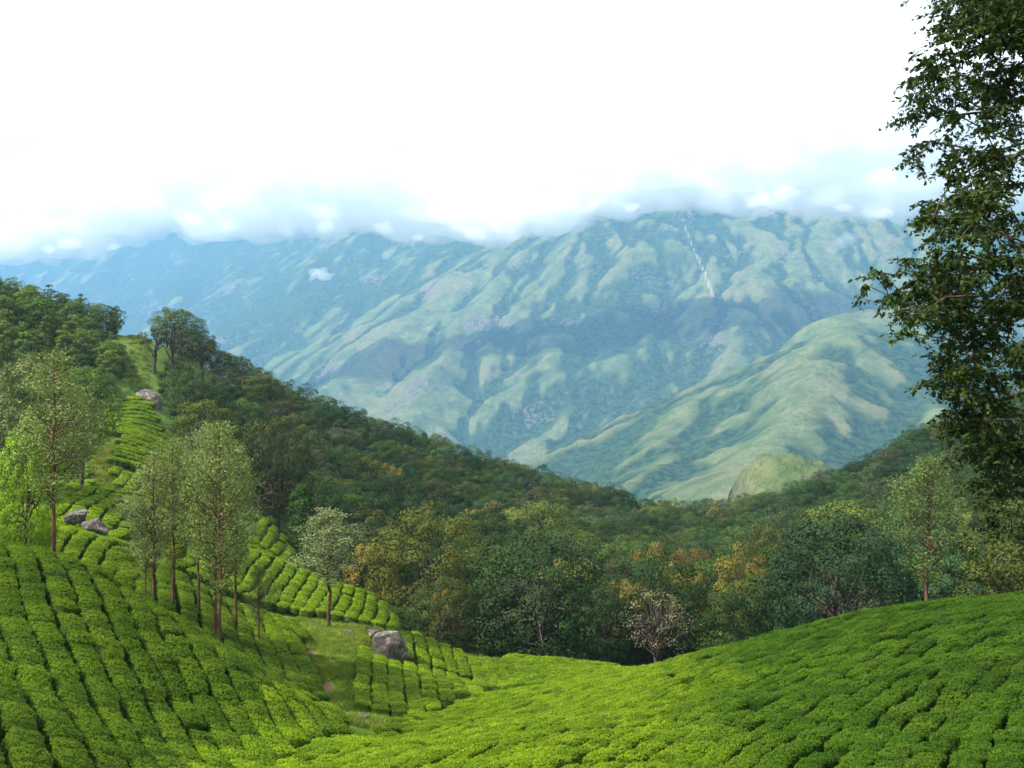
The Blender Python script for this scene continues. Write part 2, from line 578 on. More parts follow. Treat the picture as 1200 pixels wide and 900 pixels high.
for pts, wid in (([(797, 250, 4680), (806, 275, 4580), (815, 297, 4480), (826, 320, 4380), (836, 348, 4270)], 6.0),):
    pu = np.array([(p[0] - 600) / FPX for p in pts])
    pv = np.array([(450 - p[1]) / FPX for p in pts])
    u = xx2 / yy2
    v = z2 / yy2
    uc = np.interp(-v, -pv[::1], pu)
    ok = (v < pv.max()) & (v > pv.min()) & (yy2 > 3300)
    taper = 0.35 + 0.65 * np.clip((pv.max() - v) / (pv.max() - pv.min()), 0, 1)
    white = np.maximum(white, ok * np.exp(-((u - uc) * yy2 / (2.4 * wid * taper)) ** 2))
cover = np.stack([wood, rock, white, np.ones_like(wood)], -1).reshape(-1, 4)
far = link('mountains', mesh_np('mountains', np.stack([xx2, yy2, z2], -1).reshape(-1, 3), grid_faces(len(fu), len(fy)), M_MOUNT, {'cover': cover}, True))
far['kind'] = 'structure'

# grassy knoll standing out of the far valley side
ks = 110
kx, ky = np.meshgrid(np.linspace(-1, 1, ks), np.linspace(-1, 1, ks))
kc = P(926, 536, 820)
kr = np.hypot(kx, ky)
prof = np.clip(1 - kr ** 2.4, 0, 1) ** .8
prof = prof * (1 + .10 * fbm(kx * 2.2, ky * 2.2, 33, 3)) - .16 * np.exp(-((kx + .1) / .14) ** 2) * 0
hgt = 62 * prof * np.where(kx < -.3, smooth(kx, -1.0, -.42) ** .6, 1) - 62
KX, KY = kc[0] + kx * 60, kc[1] + ky * 120
KZ = kc[2] + hgt - 90 * smooth(kr, .8, 1.4) + 3.4 * fbm(KX / 17, KY / 17, 8, 4)
ksl = np.hypot(*np.gradient(KZ, 1.5, 2.2))
kcov = np.stack([np.clip(.02 + .8 * smooth(kr + .12 * fbm(kx * 4, ky * 4, 41, 3), .55, .9), 0, 1), np.clip(.15 + .5 * (ksl - .9), 0, .9), 0 * kx, 0 * kx + 1], -1).reshape(-1, 4)
kn = link('hill', mesh_np('hill', np.stack([KX, KY, KZ], -1).reshape(-1, 3), grid_faces(ks, ks), M_MOUNT, {'cover': kcov}, True))
kn['kind'] = 'structure'
# ------------------------------------------------------------------ ground sheet, track and path
def in_poly(x, y, poly):
    x, y = np.asarray(x), np.asarray(y)
    c = np.zeros(x.shape, bool)
    n = len(poly)
    for i in range(n):
        x1, y1 = poly[i]
        x2, y2 = poly[(i + 1) % n]
        if y1 != y2:
            c ^= ((y1 > y) != (y2 > y)) & (x < (x2 - x1) * (y - y1) / (y2 - y1) + x1)
    return c


def plan(pts):
    """Plan polygon from (px, depth) pairs."""
    return [((p - 600.0) / FPX * d, d) for p, d in pts]


soil = np.zeros(len(NEAR_SHEET))
sx, sy = NEAR_SHEET[:, 0], NEAR_SHEET[:, 1]
near = link('ground', mesh_np('ground', NEAR_SHEET, grid_faces(*NEAR_DIM), M_GROUND, {'soil': soil}, True))
near['kind'] = 'structure'


def track_material():
    m, n, l = new_mat('worn grass track')
    pos = objpos(n)
    n1 = noise(n, l, .45, 5, pos)
    n2 = noise(n, l, 2.6, 5, pos)
    n3 = noise(n, l, 16, 4, pos)
    g = mixc(n, l, ramp(n, l, n2, .35, .65), (.10, .19, .022), (.16, .235, .045))
    g = mixc(n, l, ramp(n, l, n3, .35, .7), g, (.19, .23, .07))
    so = mixc(n, l, ramp(n, l, n3, .3, .7), (.13, .080, .045), (.22, .155, .09))
    ad = n.new('ShaderNodeMath')
    ad.operation = 'MULTIPLY'
    l.new(attr(n, 'bare'), ad.inputs[0])
    l.new(ramp(n, l, n2, .25, .6, .35, 1.25), ad.inputs[1])
    c = mixc(n, l, ramp(n, l, ad.outputs[0], .35, .6), g, so)
    b = n.new('ShaderNodeBsdfPrincipled')
    l.new(c, b.inputs['Base Color'])
    b.inputs['Roughness'].default_value = .95
    b.inputs['Specular IOR Level'].default_value = .1
    bp = n.new('ShaderNodeBump')
    bp.inputs['Strength'].default_value = .7
    bp.inputs['Distance'].default_value = .06
    l.new(n3, bp.inputs['Height'])
    l.new(bp.outputs[0], b.inputs['Normal'])
    o = n.new('ShaderNodeOutputMaterial')
    l.new(b.outputs[0], o.inputs['Surface'])
    return m


M_TRACK = track_material()


def strip(name, rows, bare=(), seed=0, ny=70, nx=14):
    """Draped ribbon from rows of (px_left, px_right, depth)."""
    rows = np.array(rows, float)
    t = np.linspace(0, len(rows) - 1, ny)
    k = np.arange(len(rows))
    a, b, d = (np.interp(t, k, rows[:, i]) for i in range(3))
    L = (a - 600) / FPX * d + .35 * fbm(t * 2.1, t * 0 + seed, seed, 3)
    R = (b - 600) / FPX * d + .35 * fbm(t * 2.1, t * 0 + seed + 5, seed + 9, 3)
    w = np.linspace(0, 1, nx)
    x = L[:, None] + (R - L)[:, None] * w
    y = np.repeat(d[:, None], nx, 1)
    z = height(x, y) + .07
    z[:, 0] -= .12
    z[:, -1] -= .12
    br = np.zeros_like(x)
    for px, dd, r in bare:
        cx = (px - 600) / FPX * dd
        br = np.maximum(br, np.exp(-(((x - cx) / r) ** 2 + ((y - dd) / (r * 2.6)) ** 2)))
    o = link(name, mesh_np(name, np.stack([x, y, z], -1).reshape(-1, 3), grid_faces(nx, ny), M_TRACK, {'bare': br.ravel()}, True))
    o['kind'] = 'structure'
    return x, y, z


BARE_SPOTS = [(368, 66, .55), (393, 65, .8), (384, 59, .4)]
TRACK = strip('path', [(425, 480, 51.5), (402, 428, 50), (392, 424, 52), (385, 410, 56), (374, 400, 61), (362, 402, 66), (352, 420, 72), (348, 440, 77), (350, 446, 80)][1:],
              BARE_SPOTS, 3)
TRACK2 = strip('path', [(150, 172, 79), (160, 186, 84), (138, 160, 92), (112, 130, 100), (104, 120, 107), (112, 126, 114), (128, 140, 124)], [], 5)

# ------------------------------------------------------------------ leaves
def leaf_material(name, source, trans=.3, rough=.5, spec=.35, old=(.55, .58, .55)):
    """source: 'OBJECT' reads the object's colour, 'INSTANCER' the scattered point's tint."""
    m, n, l = new_mat(name)
    if source == 'OBJECT':
        base = n.new('ShaderNodeObjectInfo').outputs['Color']
    else:
        base = attr(n, 'tint', 'Color', 'INSTANCER')
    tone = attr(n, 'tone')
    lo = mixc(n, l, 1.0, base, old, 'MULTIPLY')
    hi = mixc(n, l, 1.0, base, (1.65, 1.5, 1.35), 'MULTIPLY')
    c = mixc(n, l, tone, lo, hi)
    b = n.new('ShaderNodeBsdfPrincipled')
    l.new(c, b.inputs['Base Color'])
    b.inputs['Roughness'].default_value = rough
    b.inputs['Specular IOR Level'].default_value = spec
    t = n.new('ShaderNodeBsdfTranslucent')
    tcn = mixc(n, l, 1.0, c, (1.25, 1.35, .55), 'MULTIPLY')
    l.new(tcn, t.inputs['Color'])
    mx = n.new('ShaderNodeMixShader')
    mx.inputs[0].default_value = trans
    l.new(b.outputs[0], mx.inputs[1])
    l.new(t.outputs[0], mx.inputs[2])
    o = n.new('ShaderNodeOutputMaterial')
    l.new(mx.outputs[0], o.inputs['Surface'])
    return m


def bark_material(name, c1, c2, scale=6):
    m, n, l = new_mat(name)
    tcn = n.new('ShaderNodeTexCoord')
    mp = n.new('ShaderNodeMapping')
    mp.inputs['Scale'].default_value = (1, 1, .25)
    l.new(tcn.outputs['Object'], mp.inputs['Vector'])
    f = noise(n, l, scale, 5, mp.outputs[0], .7)
    c = mixc(n, l, ramp(n, l, f, .35, .65), c1, c2)
    b = n.new('ShaderNodeBsdfPrincipled')
    l.new(c, b.inputs['Base Color'])
    b.inputs['Roughness'].default_value = .9
    b.inputs['Specular IOR Level'].default_value = .15
    bp = n.new('ShaderNodeBump')
    bp.inputs['Strength'].default_value = .8
    bp.inputs['Distance'].default_value = .05
    l.new(f, bp.inputs['Height'])
    l.new(bp.outputs[0], b.inputs['Normal'])
    o = n.new('ShaderNodeOutputMaterial')
    l.new(b.outputs[0], o.inputs['Surface'])
    return m


M_LEAF = leaf_material('tree foliage', 'OBJECT', .18, .6, .08)
M_LEAF_I = leaf_material('tree foliage in the mass', 'INSTANCER', .18, .6, .08)
M_TEA = leaf_material('tea foliage', 'OBJECT', .34, .55, .08, (.34, .42, .34))
M_TEA_I = leaf_material('tea foliage in the mass', 'INSTANCER', .34, .55, .08, (.34, .42, .34))
M_BARK = bark_material('grey brown bark', (.035, .027, .021), (.10, .078, .058))
M_RED = bark_material('red brown bark', (.050, .026, .017), (.15, .075, .045))
M_PALE = bark_material('pale bark', (.16, .14, .11), (.36, .32, .27))


def unit(v):
    return v / np.maximum(np.linalg.norm(v, axis=-1, keepdims=True), 1e-9)


def cards(c, nrm, ln, wd, rg, fold=.18, along=None):
    """Leaf-shaped quads: centres, facing directions, length and width arrays."""
    n = len(c)
    r = rg.normal(size=(n, 3)) if along is None else along + .35 * rg.normal(size=(n, 3))
    nrm = unit(nrm)
    ax = unit(r - (r * nrm).sum(-1, keepdims=True) * nrm)
    sd = np.cross(nrm, ax)
    ln = np.broadcast_to(ln, (n,))[:, None]
    wd = np.broadcast_to(wd, (n,))[:, None]
    v = np.stack([c - ax * ln * .5, c + sd * wd * .5 + nrm * wd * fold - ax * ln * .05, c + ax * ln * .5 - nrm * ln * .12, c - sd * wd * .5 + nrm * wd * fold - ax * ln * .05], 1)
    return v.reshape(-1, 3), np.arange(n * 4).reshape(n, 4)[:, ::-1]


def tube(pts, rad, sides=7):
    """Tapered limb along a polyline; returns vertices and quads."""
    pts = np.asarray(pts, float)
    rad = np.broadcast_to(rad, (len(pts),))
    tg = unit(np.gradient(pts, axis=0))
    ref = np.where(np.abs(tg[:, 2:3]) > .9, [[1.0, 0, 0]], [[0, 0, 1.0]])
    a = unit(np.cross(tg, ref))
    b = np.cross(tg, a)
    an = np.arange(sides) * 2 * math.pi / sides
    v = pts[:, None] + rad[:, None, None] * (a[:, None] * np.cos(an)[None, :, None] + b[:, None] * np.sin(an)[None, :, None])
    i = np.arange(len(pts) * sides).reshape(len(pts), sides)
    f = np.stack([i[:-1], np.roll(i[:-1], -1, 1), np.roll(i[1:], -1, 1), i[1:]], -1).reshape(-1, 4)
    return v.reshape(-1, 3), f


def join(parts):
    vs_, fs_, off = [], [], 0
    for v, f in parts:
        vs_.append(v)
        fs_.append(f + off)
        off += len(v)
    return np.concatenate(vs_), np.concatenate(fs_)


def bend(a, b, rg, k=6, sag=0.0, wob=.05):
    t = np.linspace(0, 1, k)[:, None]
    L = np.linalg.norm(b - a)
    w = rg.normal(size=(k, 3)) * wob * L * np.sin(t * math.pi)
    p = a + (b - a) * t + w
    p[:, 2] += sag * L * np.sin(t[:, 0] * math.pi)
    return p


# ------------------------------------------------------------------ tea bushes
def tea_bush_mesh(name, seed, nleaf, ln, wd, mat):
    """Clipped bush about 1.25 m across and 0.85 m high: leafy skin over a close inner dome."""
    rg = np.random.default_rng(seed)
    n = nleaf
    z = rg.uniform(0, 1, n) ** .8
    th = rg.uniform(0, 2 * math.pi, n)
    # flat-topped dome: some leaves on the clipped table, some on the flanks
    flat = rg.uniform(size=n) < .62
    sq = (np.abs(np.cos(th)) ** 4.5 + np.abs(np.sin(th)) ** 4.5) ** (-1 / 4.5)
    r = np.where(flat, np.sqrt(rg.uniform(0, 1, n)) * .58, .58)
    hz = np.where(flat, .80 - .09 * (r / .58) ** 5, .12 + .60 * z)
    rr = np.where(flat, r, .54 + .05 * np.sin(z * 2.6)) * sq
    lump = 1 + .07 * fbm(np.cos(th) * 1.6 + seed, np.sin(th) * 1.6, seed, 2)
    c = np.stack([np.cos(th) * rr * lump, np.sin(th) * rr * lump, hz], -1)
    c[:, 2] += .055 * fbm(c[:, 0] * 3 + seed * 3, c[:, 1] * 3, seed + 4, 3) + rg.normal(0, .022, n)
    nrm = np.where(flat[:, None], [[0, 0, 1.0]], np.stack([np.cos(th), np.sin(th), .5 + 0 * th], -1))
    nrm = nrm + rg.normal(0, .42, (n, 3))
    v, f = cards(c, nrm, ln * rg.uniform(.7, 1.25, n), wd * rg.uniform(.8, 1.2, n), rg, .15)
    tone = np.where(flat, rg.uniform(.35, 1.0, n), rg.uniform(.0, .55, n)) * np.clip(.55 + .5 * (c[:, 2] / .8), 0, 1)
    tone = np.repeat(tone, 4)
    # inner dome
    k = 14
    th2 = np.linspace(0, 2 * math.pi, k, endpoint=False)
    rings = [(.30, 0.0), (.50, .18), (.555, .42), (.53, .62), (.40, .72), (.16, .755)]
    sq2 = (np.abs(np.cos(th2)) ** 4.5 + np.abs(np.sin(th2)) ** 4.5) ** (-1 / 4.5)
    dv = np.array([[math.cos(t) * q * w_, math.sin(t) * q * w_, h] for q, h in rings for t, w_ in zip(th2, sq2)])
    i = np.arange(len(rings) * k).reshape(len(rings), k)
    df = np.stack([i[:-1], np.roll(i[:-1], -1, 1), np.roll(i[1:], -1, 1), i[1:]], -1).reshape(-1, 4)
    V, F_ = join([(v, f), (dv, df)])
    dome = np.where(flat[:, None], np.stack([c[:, 0] * .5, c[:, 1] * .5, .8 + 0 * th], -1), np.stack([np.cos(th), np.sin(th), .35 + 0 * th], -1))
    N = unit(unit(dome) + .55 * unit(nrm))
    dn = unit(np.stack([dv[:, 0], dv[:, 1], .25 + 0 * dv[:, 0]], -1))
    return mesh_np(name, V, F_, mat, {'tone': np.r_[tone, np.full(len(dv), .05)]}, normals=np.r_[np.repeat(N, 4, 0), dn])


def rows_straight(poly, ang, pitch, step, rg, wob=.22):
    poly = np.array(poly)
    ca, sa = math.cos(ang), math.sin(ang)
    u = poly[:, 0] * ca + poly[:, 1] * sa
    w = -poly[:, 0] * sa + poly[:, 1] * ca
    out = []
    for iw, ww in enumerate(np.arange(w.min(), w.max(), pitch)):
        us = np.arange(u.min(), u.max(), step) + rg.uniform(0, step)
        us = us + rg.normal(0, .07, len(us))
        wv = ww + wob * fbm(us / 9, us * 0 + ww / 14, 61, 2) + rg.normal(0, .035, len(us))
        x, y = us * ca - wv * sa, us * sa + wv * ca
        out.append(np.stack([x, y, np.full(len(x), ang)], -1))
    q = np.concatenate(out)
    return q[in_poly(q[:, 0], q[:, 1], poly)]


def rows_arc(poly, cen, pitch, step, rg, wob=.25):
    poly = np.array(poly)
    rad = np.hypot(poly[:, 0] - cen[0], poly[:, 1] - cen[1])
    out = []
    for r in np.arange(max(rad.min() - 8, 4), rad.max() + 3, pitch):
        n = int(2 * math.pi * r / step)
        t = np.arange(n) * 2 * math.pi / n + rg.uniform(0, 1)
        rv = r + wob * fbm(t * r / 8, t * 0 + r / 11, 63, 2) + rg.normal(0, .04, n)
        t = t + rg.normal(0, .06, n) / r
        out.append(np.stack([cen[0] + np.cos(t) * rv, cen[1] + np.sin(t) * rv, t + math.pi / 2], -1))
    q = np.concatenate(out)
    return q[in_poly(q[:, 0], q[:, 1], poly)]


rt = np.random.default_rng(21)
A = math.atan2
FIELDS = [
    ('right', rows_arc(plan([(150, 21), (600, 15), (1300, 12), (1500, 20), (1500, 52), (1200, 54), (1000, 56), (850, 60), (700, 66), (640, 67), (565, 62), (490, 53.5), (425, 43.5), (340, 35), (285, 30), (220, 26)]), (52.8, -1.5), .86, .72, rt)),
    ('terrace', rows_straight(plan([(560, 72), (625, 68.5), (700, 67.5), (790, 66), (800, 74), (700, 84), (600, 83), (560, 78)]), A(.35, 1.0) - .9, 1.0, .8, rt)),
    ('spur', rows_straight(plan([(-400, 14), (120, 17), (205, 25.5), (280, 30.5), (330, 36), (392, 41.5), (396, 45.5), (330, 47.5), (180, 50), (60, 54), (-50, 56), (-400, 60)]), A(-.85, .53), 1.04, .80, rt)),
    ('gully', rows_straight(plan([(200, 54), (340, 48.5), (384, 47.5), (380, 56), (364, 65), (345, 72), (200, 67), (120, 63)]), A(-.92, .39), 1.15, .85, rt)),
    ('rock', rows_straight(plan([(404, 64), (408, 58), (424, 55), (490, 54.5), (560, 63), (580, 76), (480, 84), (442, 75), (412, 70)]), A(-.98, .14), 1.06, .8, rt)),
    ('band', rows_straight(plan([(230, 74), (340, 79.5), (430, 82.5), (468, 87), (462, 93), (410, 99), (335, 112), (300, 114), (262, 96)]), A(-1.0, .1), 1.12, .82, rt)),
    ('back', rows_straight(plan([(-120, 60), (60, 57), (150, 61), (225, 73), (255, 92), (270, 108), (150, 107), (0, 104), (-150, 90)]), A(-.98, .2), 1.25, .9, rt)),
    ('upper', rows_straight(plan([(-150, 92), (0, 106), (150, 108), (272, 110), (232, 122), (205, 130), (170, 150), (138, 146), (60, 126), (-60, 122), (-200, 112)]), A(.43, .9), 1.6, 1.1, rt)),
]
FSCALE = [.76, .85, .87, .95, .86, .89, .98, 1.15]
bare_poly = [plan([(128, 66), (190, 67), (196, 80), (150, 80)])]
def near_path(x, y, S3, m):
    X, Y, Z = S3
    L, R = np.interp(y, *_srt(Y[:, 0], X[:, 0])), np.interp(y, *_srt(Y[:, 0], X[:, -1]))
    return (x > L - m) & (x < R + m) & (y > Y[:, 0].min()) & (y < Y[:, 0].max())


def _srt(a, b):
    o = np.argsort(a)
    return a[o], b[o]


bush = []
for fi, (nm, q) in enumerate(FIELDS):
    keep = (rt.uniform(size=len(q)) > (.045 if nm == 'right' else .014)) & ~near_path(q[:, 0], q[:, 1], TRACK, .55) & ~near_path(q[:, 0], q[:, 1], TRACK2, .5)
    for bp_ in bare_poly:
        keep &= ~in_poly(q[:, 0], q[:, 1], bp_)
    q = q[keep]
    bush.append(np.c_[q, np.full(len(q), fi)])
bush = np.concatenate(bush)
ROCK_SPOTS = [((456, 762), 71.5, 2.1), ((90, 609), 74, 1.4), ((112, 618), 73, 1.5), ((172, 474), 150, 3.2), ((14, 487), 112, 1.5)]
for (px, py), d, r in ROCK_SPOTS:
    cx = (px - 600) / FPX * d
    bush = bush[np.hypot(bush[:, 0] - cx, bush[:, 1] - d) > r * .8]
bx, by = bush[:, 0], bush[:, 1]
bz = height(bx, by)
e = .6
bnx, bny = (height(bx + e, by) - height(bx - e, by)) / (2 * e), (height(bx, by + e) - height(bx, by - e)) / (2 * e)


def visible(x, y, ztop, over=.8, n=26, tmin=.12):
    """Rough line-of-sight test from the camera over the bare ground plus `over` metres."""
    ok = np.ones(len(x), bool)
    for t in np.linspace(tmin, .965, n):
        ok &= ztop * t > height(x * t, y * t) + over * (t < .93) - .25
    return ok


u_, v_ = bx / by * FPX + 600, 450 - (bz + .8) / by * FPX
inframe = (u_ > -25) & (u_ < 1225) & (v_ < 930) & (by > 10)
vis = inframe & visible(bx, by, bz + .85)
order = np.where(vis)[0]
order = order[np.argsort(by[order])]
single = order[:300]
rest = np.setdiff1d(np.arange(len(bush)), single)
print('tea bushes', len(bush), 'visible', int(vis.sum()), 'nearest', by[single].min(), by[single].max())


def tilt(nx, ny, yaw):
    up = Vector((-nx * .85, -ny * .85, 1)).normalized()
    q = Vector((0, 0, 1)).rotation_difference(up)
    from mathutils import Quaternion
    return (q @ Quaternion((0, 0, 1), yaw)).to_euler()


TEA_COL = [(.120, .205, .006), (.100, .182, .006), (.135, .220, .007), (.088, .160, .006), (.150, .232, .008)]


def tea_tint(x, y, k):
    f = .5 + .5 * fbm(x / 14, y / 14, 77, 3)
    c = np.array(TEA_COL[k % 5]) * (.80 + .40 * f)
    # shade painted into the leaf tint, on the near right and left spur
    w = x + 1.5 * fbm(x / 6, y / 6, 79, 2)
    painted_shade = max(float(smooth(np.float64(w - .22 * (y - 22)), 1.0, 7.0)) * (y < 58), .7 * (w < -10 and y < 60))
    return c * (1 - painted_shade * np.array([.64, .52, .34]))


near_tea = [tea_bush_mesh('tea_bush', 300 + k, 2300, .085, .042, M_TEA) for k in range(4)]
def tea_label(nm, x, y):
    px = x / y * FPX + 600
    if nm == 'spur':
        at = 'at the outer foot of the left spur' if px < 60 else 'where the left spur runs down into the dip'
        return f'clipped tea bush {at}, ' + ('low down' if y < 25 else 'higher up')
    if nm != 'right':
        return 'clipped tea bush on the terraces round the grass track'
    side = 'toward the right corner' if px > 900 else 'in the middle of the lower edge' if px > 560 else 'on the bright slope beside the dip'
    far = 'in the first rows' if y < 22.5 else 'a few rows up' if y < 25 else 'some rows farther up'
    return f'clipped tea bush {side}, {far}'


for j, i in enumerate(single):
    nm = FIELDS[int(bush[i, 3])][0]
    o = link('tea_bush', near_tea[j % 4])
    o.location = (bx[i], by[i], bz[i] - .05)
    o.rotation_euler = tilt(bnx[i], bny[i], bush[i, 2] + math.pi * rt.integers(0, 2) + rt.normal(0, .10))
    s = rt.uniform(.92, 1.08) * FSCALE[int(bush[i, 3])]
    o.scale = (s * 1.10, s * rt.uniform(*((.78, .90) if bush[i, 3] == 0 else (.91, .99))), rt.uniform(.93, 1.07) * (.45 + .55 * s))
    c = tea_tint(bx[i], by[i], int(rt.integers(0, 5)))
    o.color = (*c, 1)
    tag(o, ('pale ' if c[0] > .115 else 'dark ' if c[0] < .06 else '') + tea_label(nm, bx[i], by[i]), 'tea bush', 'tea bushes in the plantation rows')


def scatter(name, pts, rots, scls, vids, tints, sources):
    """ONE stuff object: instances of the source meshes on points."""
    src = bpy.data.collections.new(name + ' sources')
    for k, me in enumerate(sources):
        so = bpy.data.objects.new(f'{name}_{k:02d}', me)
        src.objects.link(so)
    me = bpy.data.meshes.new(name)
    me.vertices.add(len(pts))
    me.vertices.foreach_set('co', np.asarray(pts, np.float32).ravel())
    for an, ty, key, val in (('rot', 'FLOAT_VECTOR', 'vector', rots), ('scl', 'FLOAT_VECTOR', 'vector', scls), ('tint', 'FLOAT_VECTOR', 'vector', tints)):
        a = me.attributes.new(an, ty, 'POINT')
        a.data.foreach_set(key, np.asarray(val, np.float32).ravel())
    a = me.attributes.new('vid', 'INT', 'POINT')
    a.data.foreach_set('value', np.asarray(vids, np.int32))
    o = link(name, me)
    o['kind'] = 'stuff'
    g = bpy.data.node_groups.new(name, 'GeometryNodeTree')
    g.interface.new_socket('Geometry', in_out='INPUT', socket_type='NodeSocketGeometry')
    g.interface.new_socket('Geometry', in_out='OUTPUT', socket_type='NodeSocketGeometry')
    gi, go = g.nodes.new('NodeGroupInput'), g.nodes.new('NodeGroupOutput')
    ci = g.nodes.new('GeometryNodeCollectionInfo')
    ci.inputs['Collection'].default_value = src
    ci.inputs['Separate Children'].default_value = True
    ci.inputs['Reset Children'].default_value = True
    ip = g.nodes.new('GeometryNodeInstanceOnPoints')
    ip.inputs['Pick Instance'].default_value = True

    def named(nm_, ty):
        na = g.nodes.new('GeometryNodeInputNamedAttribute')
        na.data_type = ty
        na.inputs['Name'].default_value = nm_
        return na.outputs['Attribute']
    g.links.new(gi.outputs[0], ip.inputs['Points'])
    g.links.new(ci.outputs[0], ip.inputs['Instance'])
    g.links.new(named('vid', 'INT'), ip.inputs['Instance Index'])
    er = g.nodes.new('FunctionNodeEulerToRotation')
    g.links.new(named('rot', 'FLOAT_VECTOR'), er.inputs[0])
    g.links.new(er.outputs[0], ip.inputs['Rotation'])
    g.links.new(named('scl', 'FLOAT_VECTOR'), ip.inputs['Scale'])
    g.links.new(ip.outputs[0], go.inputs[0])
    md = o.modifiers.new('scatter', 'NODES')
    md.node_group = g
    return o


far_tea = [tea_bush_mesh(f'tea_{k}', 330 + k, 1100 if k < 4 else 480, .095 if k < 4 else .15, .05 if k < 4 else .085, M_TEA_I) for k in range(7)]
R_, S_, V_, T_ = [], [], [], []
for i in rest:
    R_.append(tilt(bnx[i], bny[i], bush[i, 2] + math.pi * rt.integers(0, 2) + rt.normal(0, .10))[:])
    s = rt.uniform(.92, 1.08) * FSCALE[int(bush[i, 3])]
    S_.append((s * 1.10, s * rt.uniform(*((.78, .90) if bush[i, 3] == 0 else (.91, .99))), rt.uniform(.93, 1.07) * (.45 + .55 * s)))
    V_.append(int(rt.integers(0, 4)) if by[i] < 70 else 4 + int(rt.integers(0, 3)))
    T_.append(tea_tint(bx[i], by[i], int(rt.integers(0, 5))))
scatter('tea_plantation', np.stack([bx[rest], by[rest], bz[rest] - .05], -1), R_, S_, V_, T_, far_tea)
# ------------------------------------------------------------------ tree crowns and trunks (shared meshes)
def broad_tree(seed, hgt=10.0, rad=4.2, base=2.6, nclump=40, per=85, leaf=.27, crown_r=(1.0, 1.7), flat=.55, sides=6, mat=None, airy=.0, top_bias=.35, limbs_out=.75):
    """Rounded forest tree: limbs carry leaf clumps on an uneven dome. Returns (trunk mesh, crown mesh)."""
    rg = np.random.default_rng(seed)
    cz = base + (hgt - base) * .48
    rz = (hgt - cz)
    i = np.arange(nclump)
    ph = i * 2.39996 + rg.uniform(0, 6)
    zz_ = 1 - (i + .5) / nclump * (1 + flat)
    zz_ = np.clip(zz_ + rg.normal(0, .08, nclump), -.75, 1)
    rr = np.sqrt(np.clip(1 - zz_ ** 2, 0, 1)) * rg.uniform(.72, 1.08, nclump)
    lob = 1 + .22 * fbm(np.cos(ph) * 1.1 + seed * 2.7, np.sin(ph) * 1.1 + zz_, seed, 2)
    sc = np.where(zz_ < 0, (cz - base) / 1.0, rz)
    C = np.stack([np.cos(ph) * rr * rad * lob, np.sin(ph) * rr * rad * lob, cz + zz_ * sc * lob * rg.uniform(.86, 1.06, nclump)], -1)
    cr = rg.uniform(*crown_r, nclump)
    n = nclump * per
    k = np.repeat(np.arange(nclump), per)
    d = unit(rg.normal(size=(n, 3)) + np.array([0, 0, top_bias]) + .65 * unit(C[k] - np.array([0, 0, cz - 1])))
    q = rg.uniform(.30, 1.05, n) ** .45
    pos = C[k] + d * (cr[k] * q)[:, None] * np.array([1.1, 1.1, .78])
    nrm = d + np.array([0, 0, .35]) + rg.normal(0, .34, (n, 3))
    sz = leaf * rg.uniform(.6, 1.3, n)
    v, f = cards(pos, nrm, sz, sz * rg.uniform(.5, .75, n), rg)
    ctone = rg.uniform(.15, .65, nclump)
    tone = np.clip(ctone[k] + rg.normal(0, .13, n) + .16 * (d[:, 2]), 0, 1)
    parts = [(v, f)]
    N = unit(d * .75 + .45 * unit(pos - np.array([0, 0, cz - rz * .3])) + .35 * unit(nrm))
    crown = mesh_np('crown', v, f, mat, {'tone': np.repeat(tone, 4)}, normals=np.repeat(N, 4, 0))
    # trunk and limbs
    top = np.array([rg.normal(0, .25), rg.normal(0, .25), cz + rz * .35])
    tr = .028 * hgt
    tp = bend(np.array([0, 0, -.6]), top, rg, 8, 0, .025)
    parts = [tube(tp, np.linspace(tr * 1.25, tr * .35, 8), sides + 2)]
    for j in rg.permutation(nclump)[:int(nclump * limbs_out * .45)]:
        t = rg.uniform(.35, .85)
        a = tp[0] + (tp[-1] - tp[0]) * t
        parts.append(tube(bend(a, C[j] + (C[j] - a) * (.12 if nclump < 90 else -.22), rg, 6, .06, .05), np.linspace(tr * .42, tr * .09, 6), 5))
    V, F_ = join(parts)
    trunk = mesh_np('trunk', V, F_, M_BARK, smooth=True)
    return trunk, crown


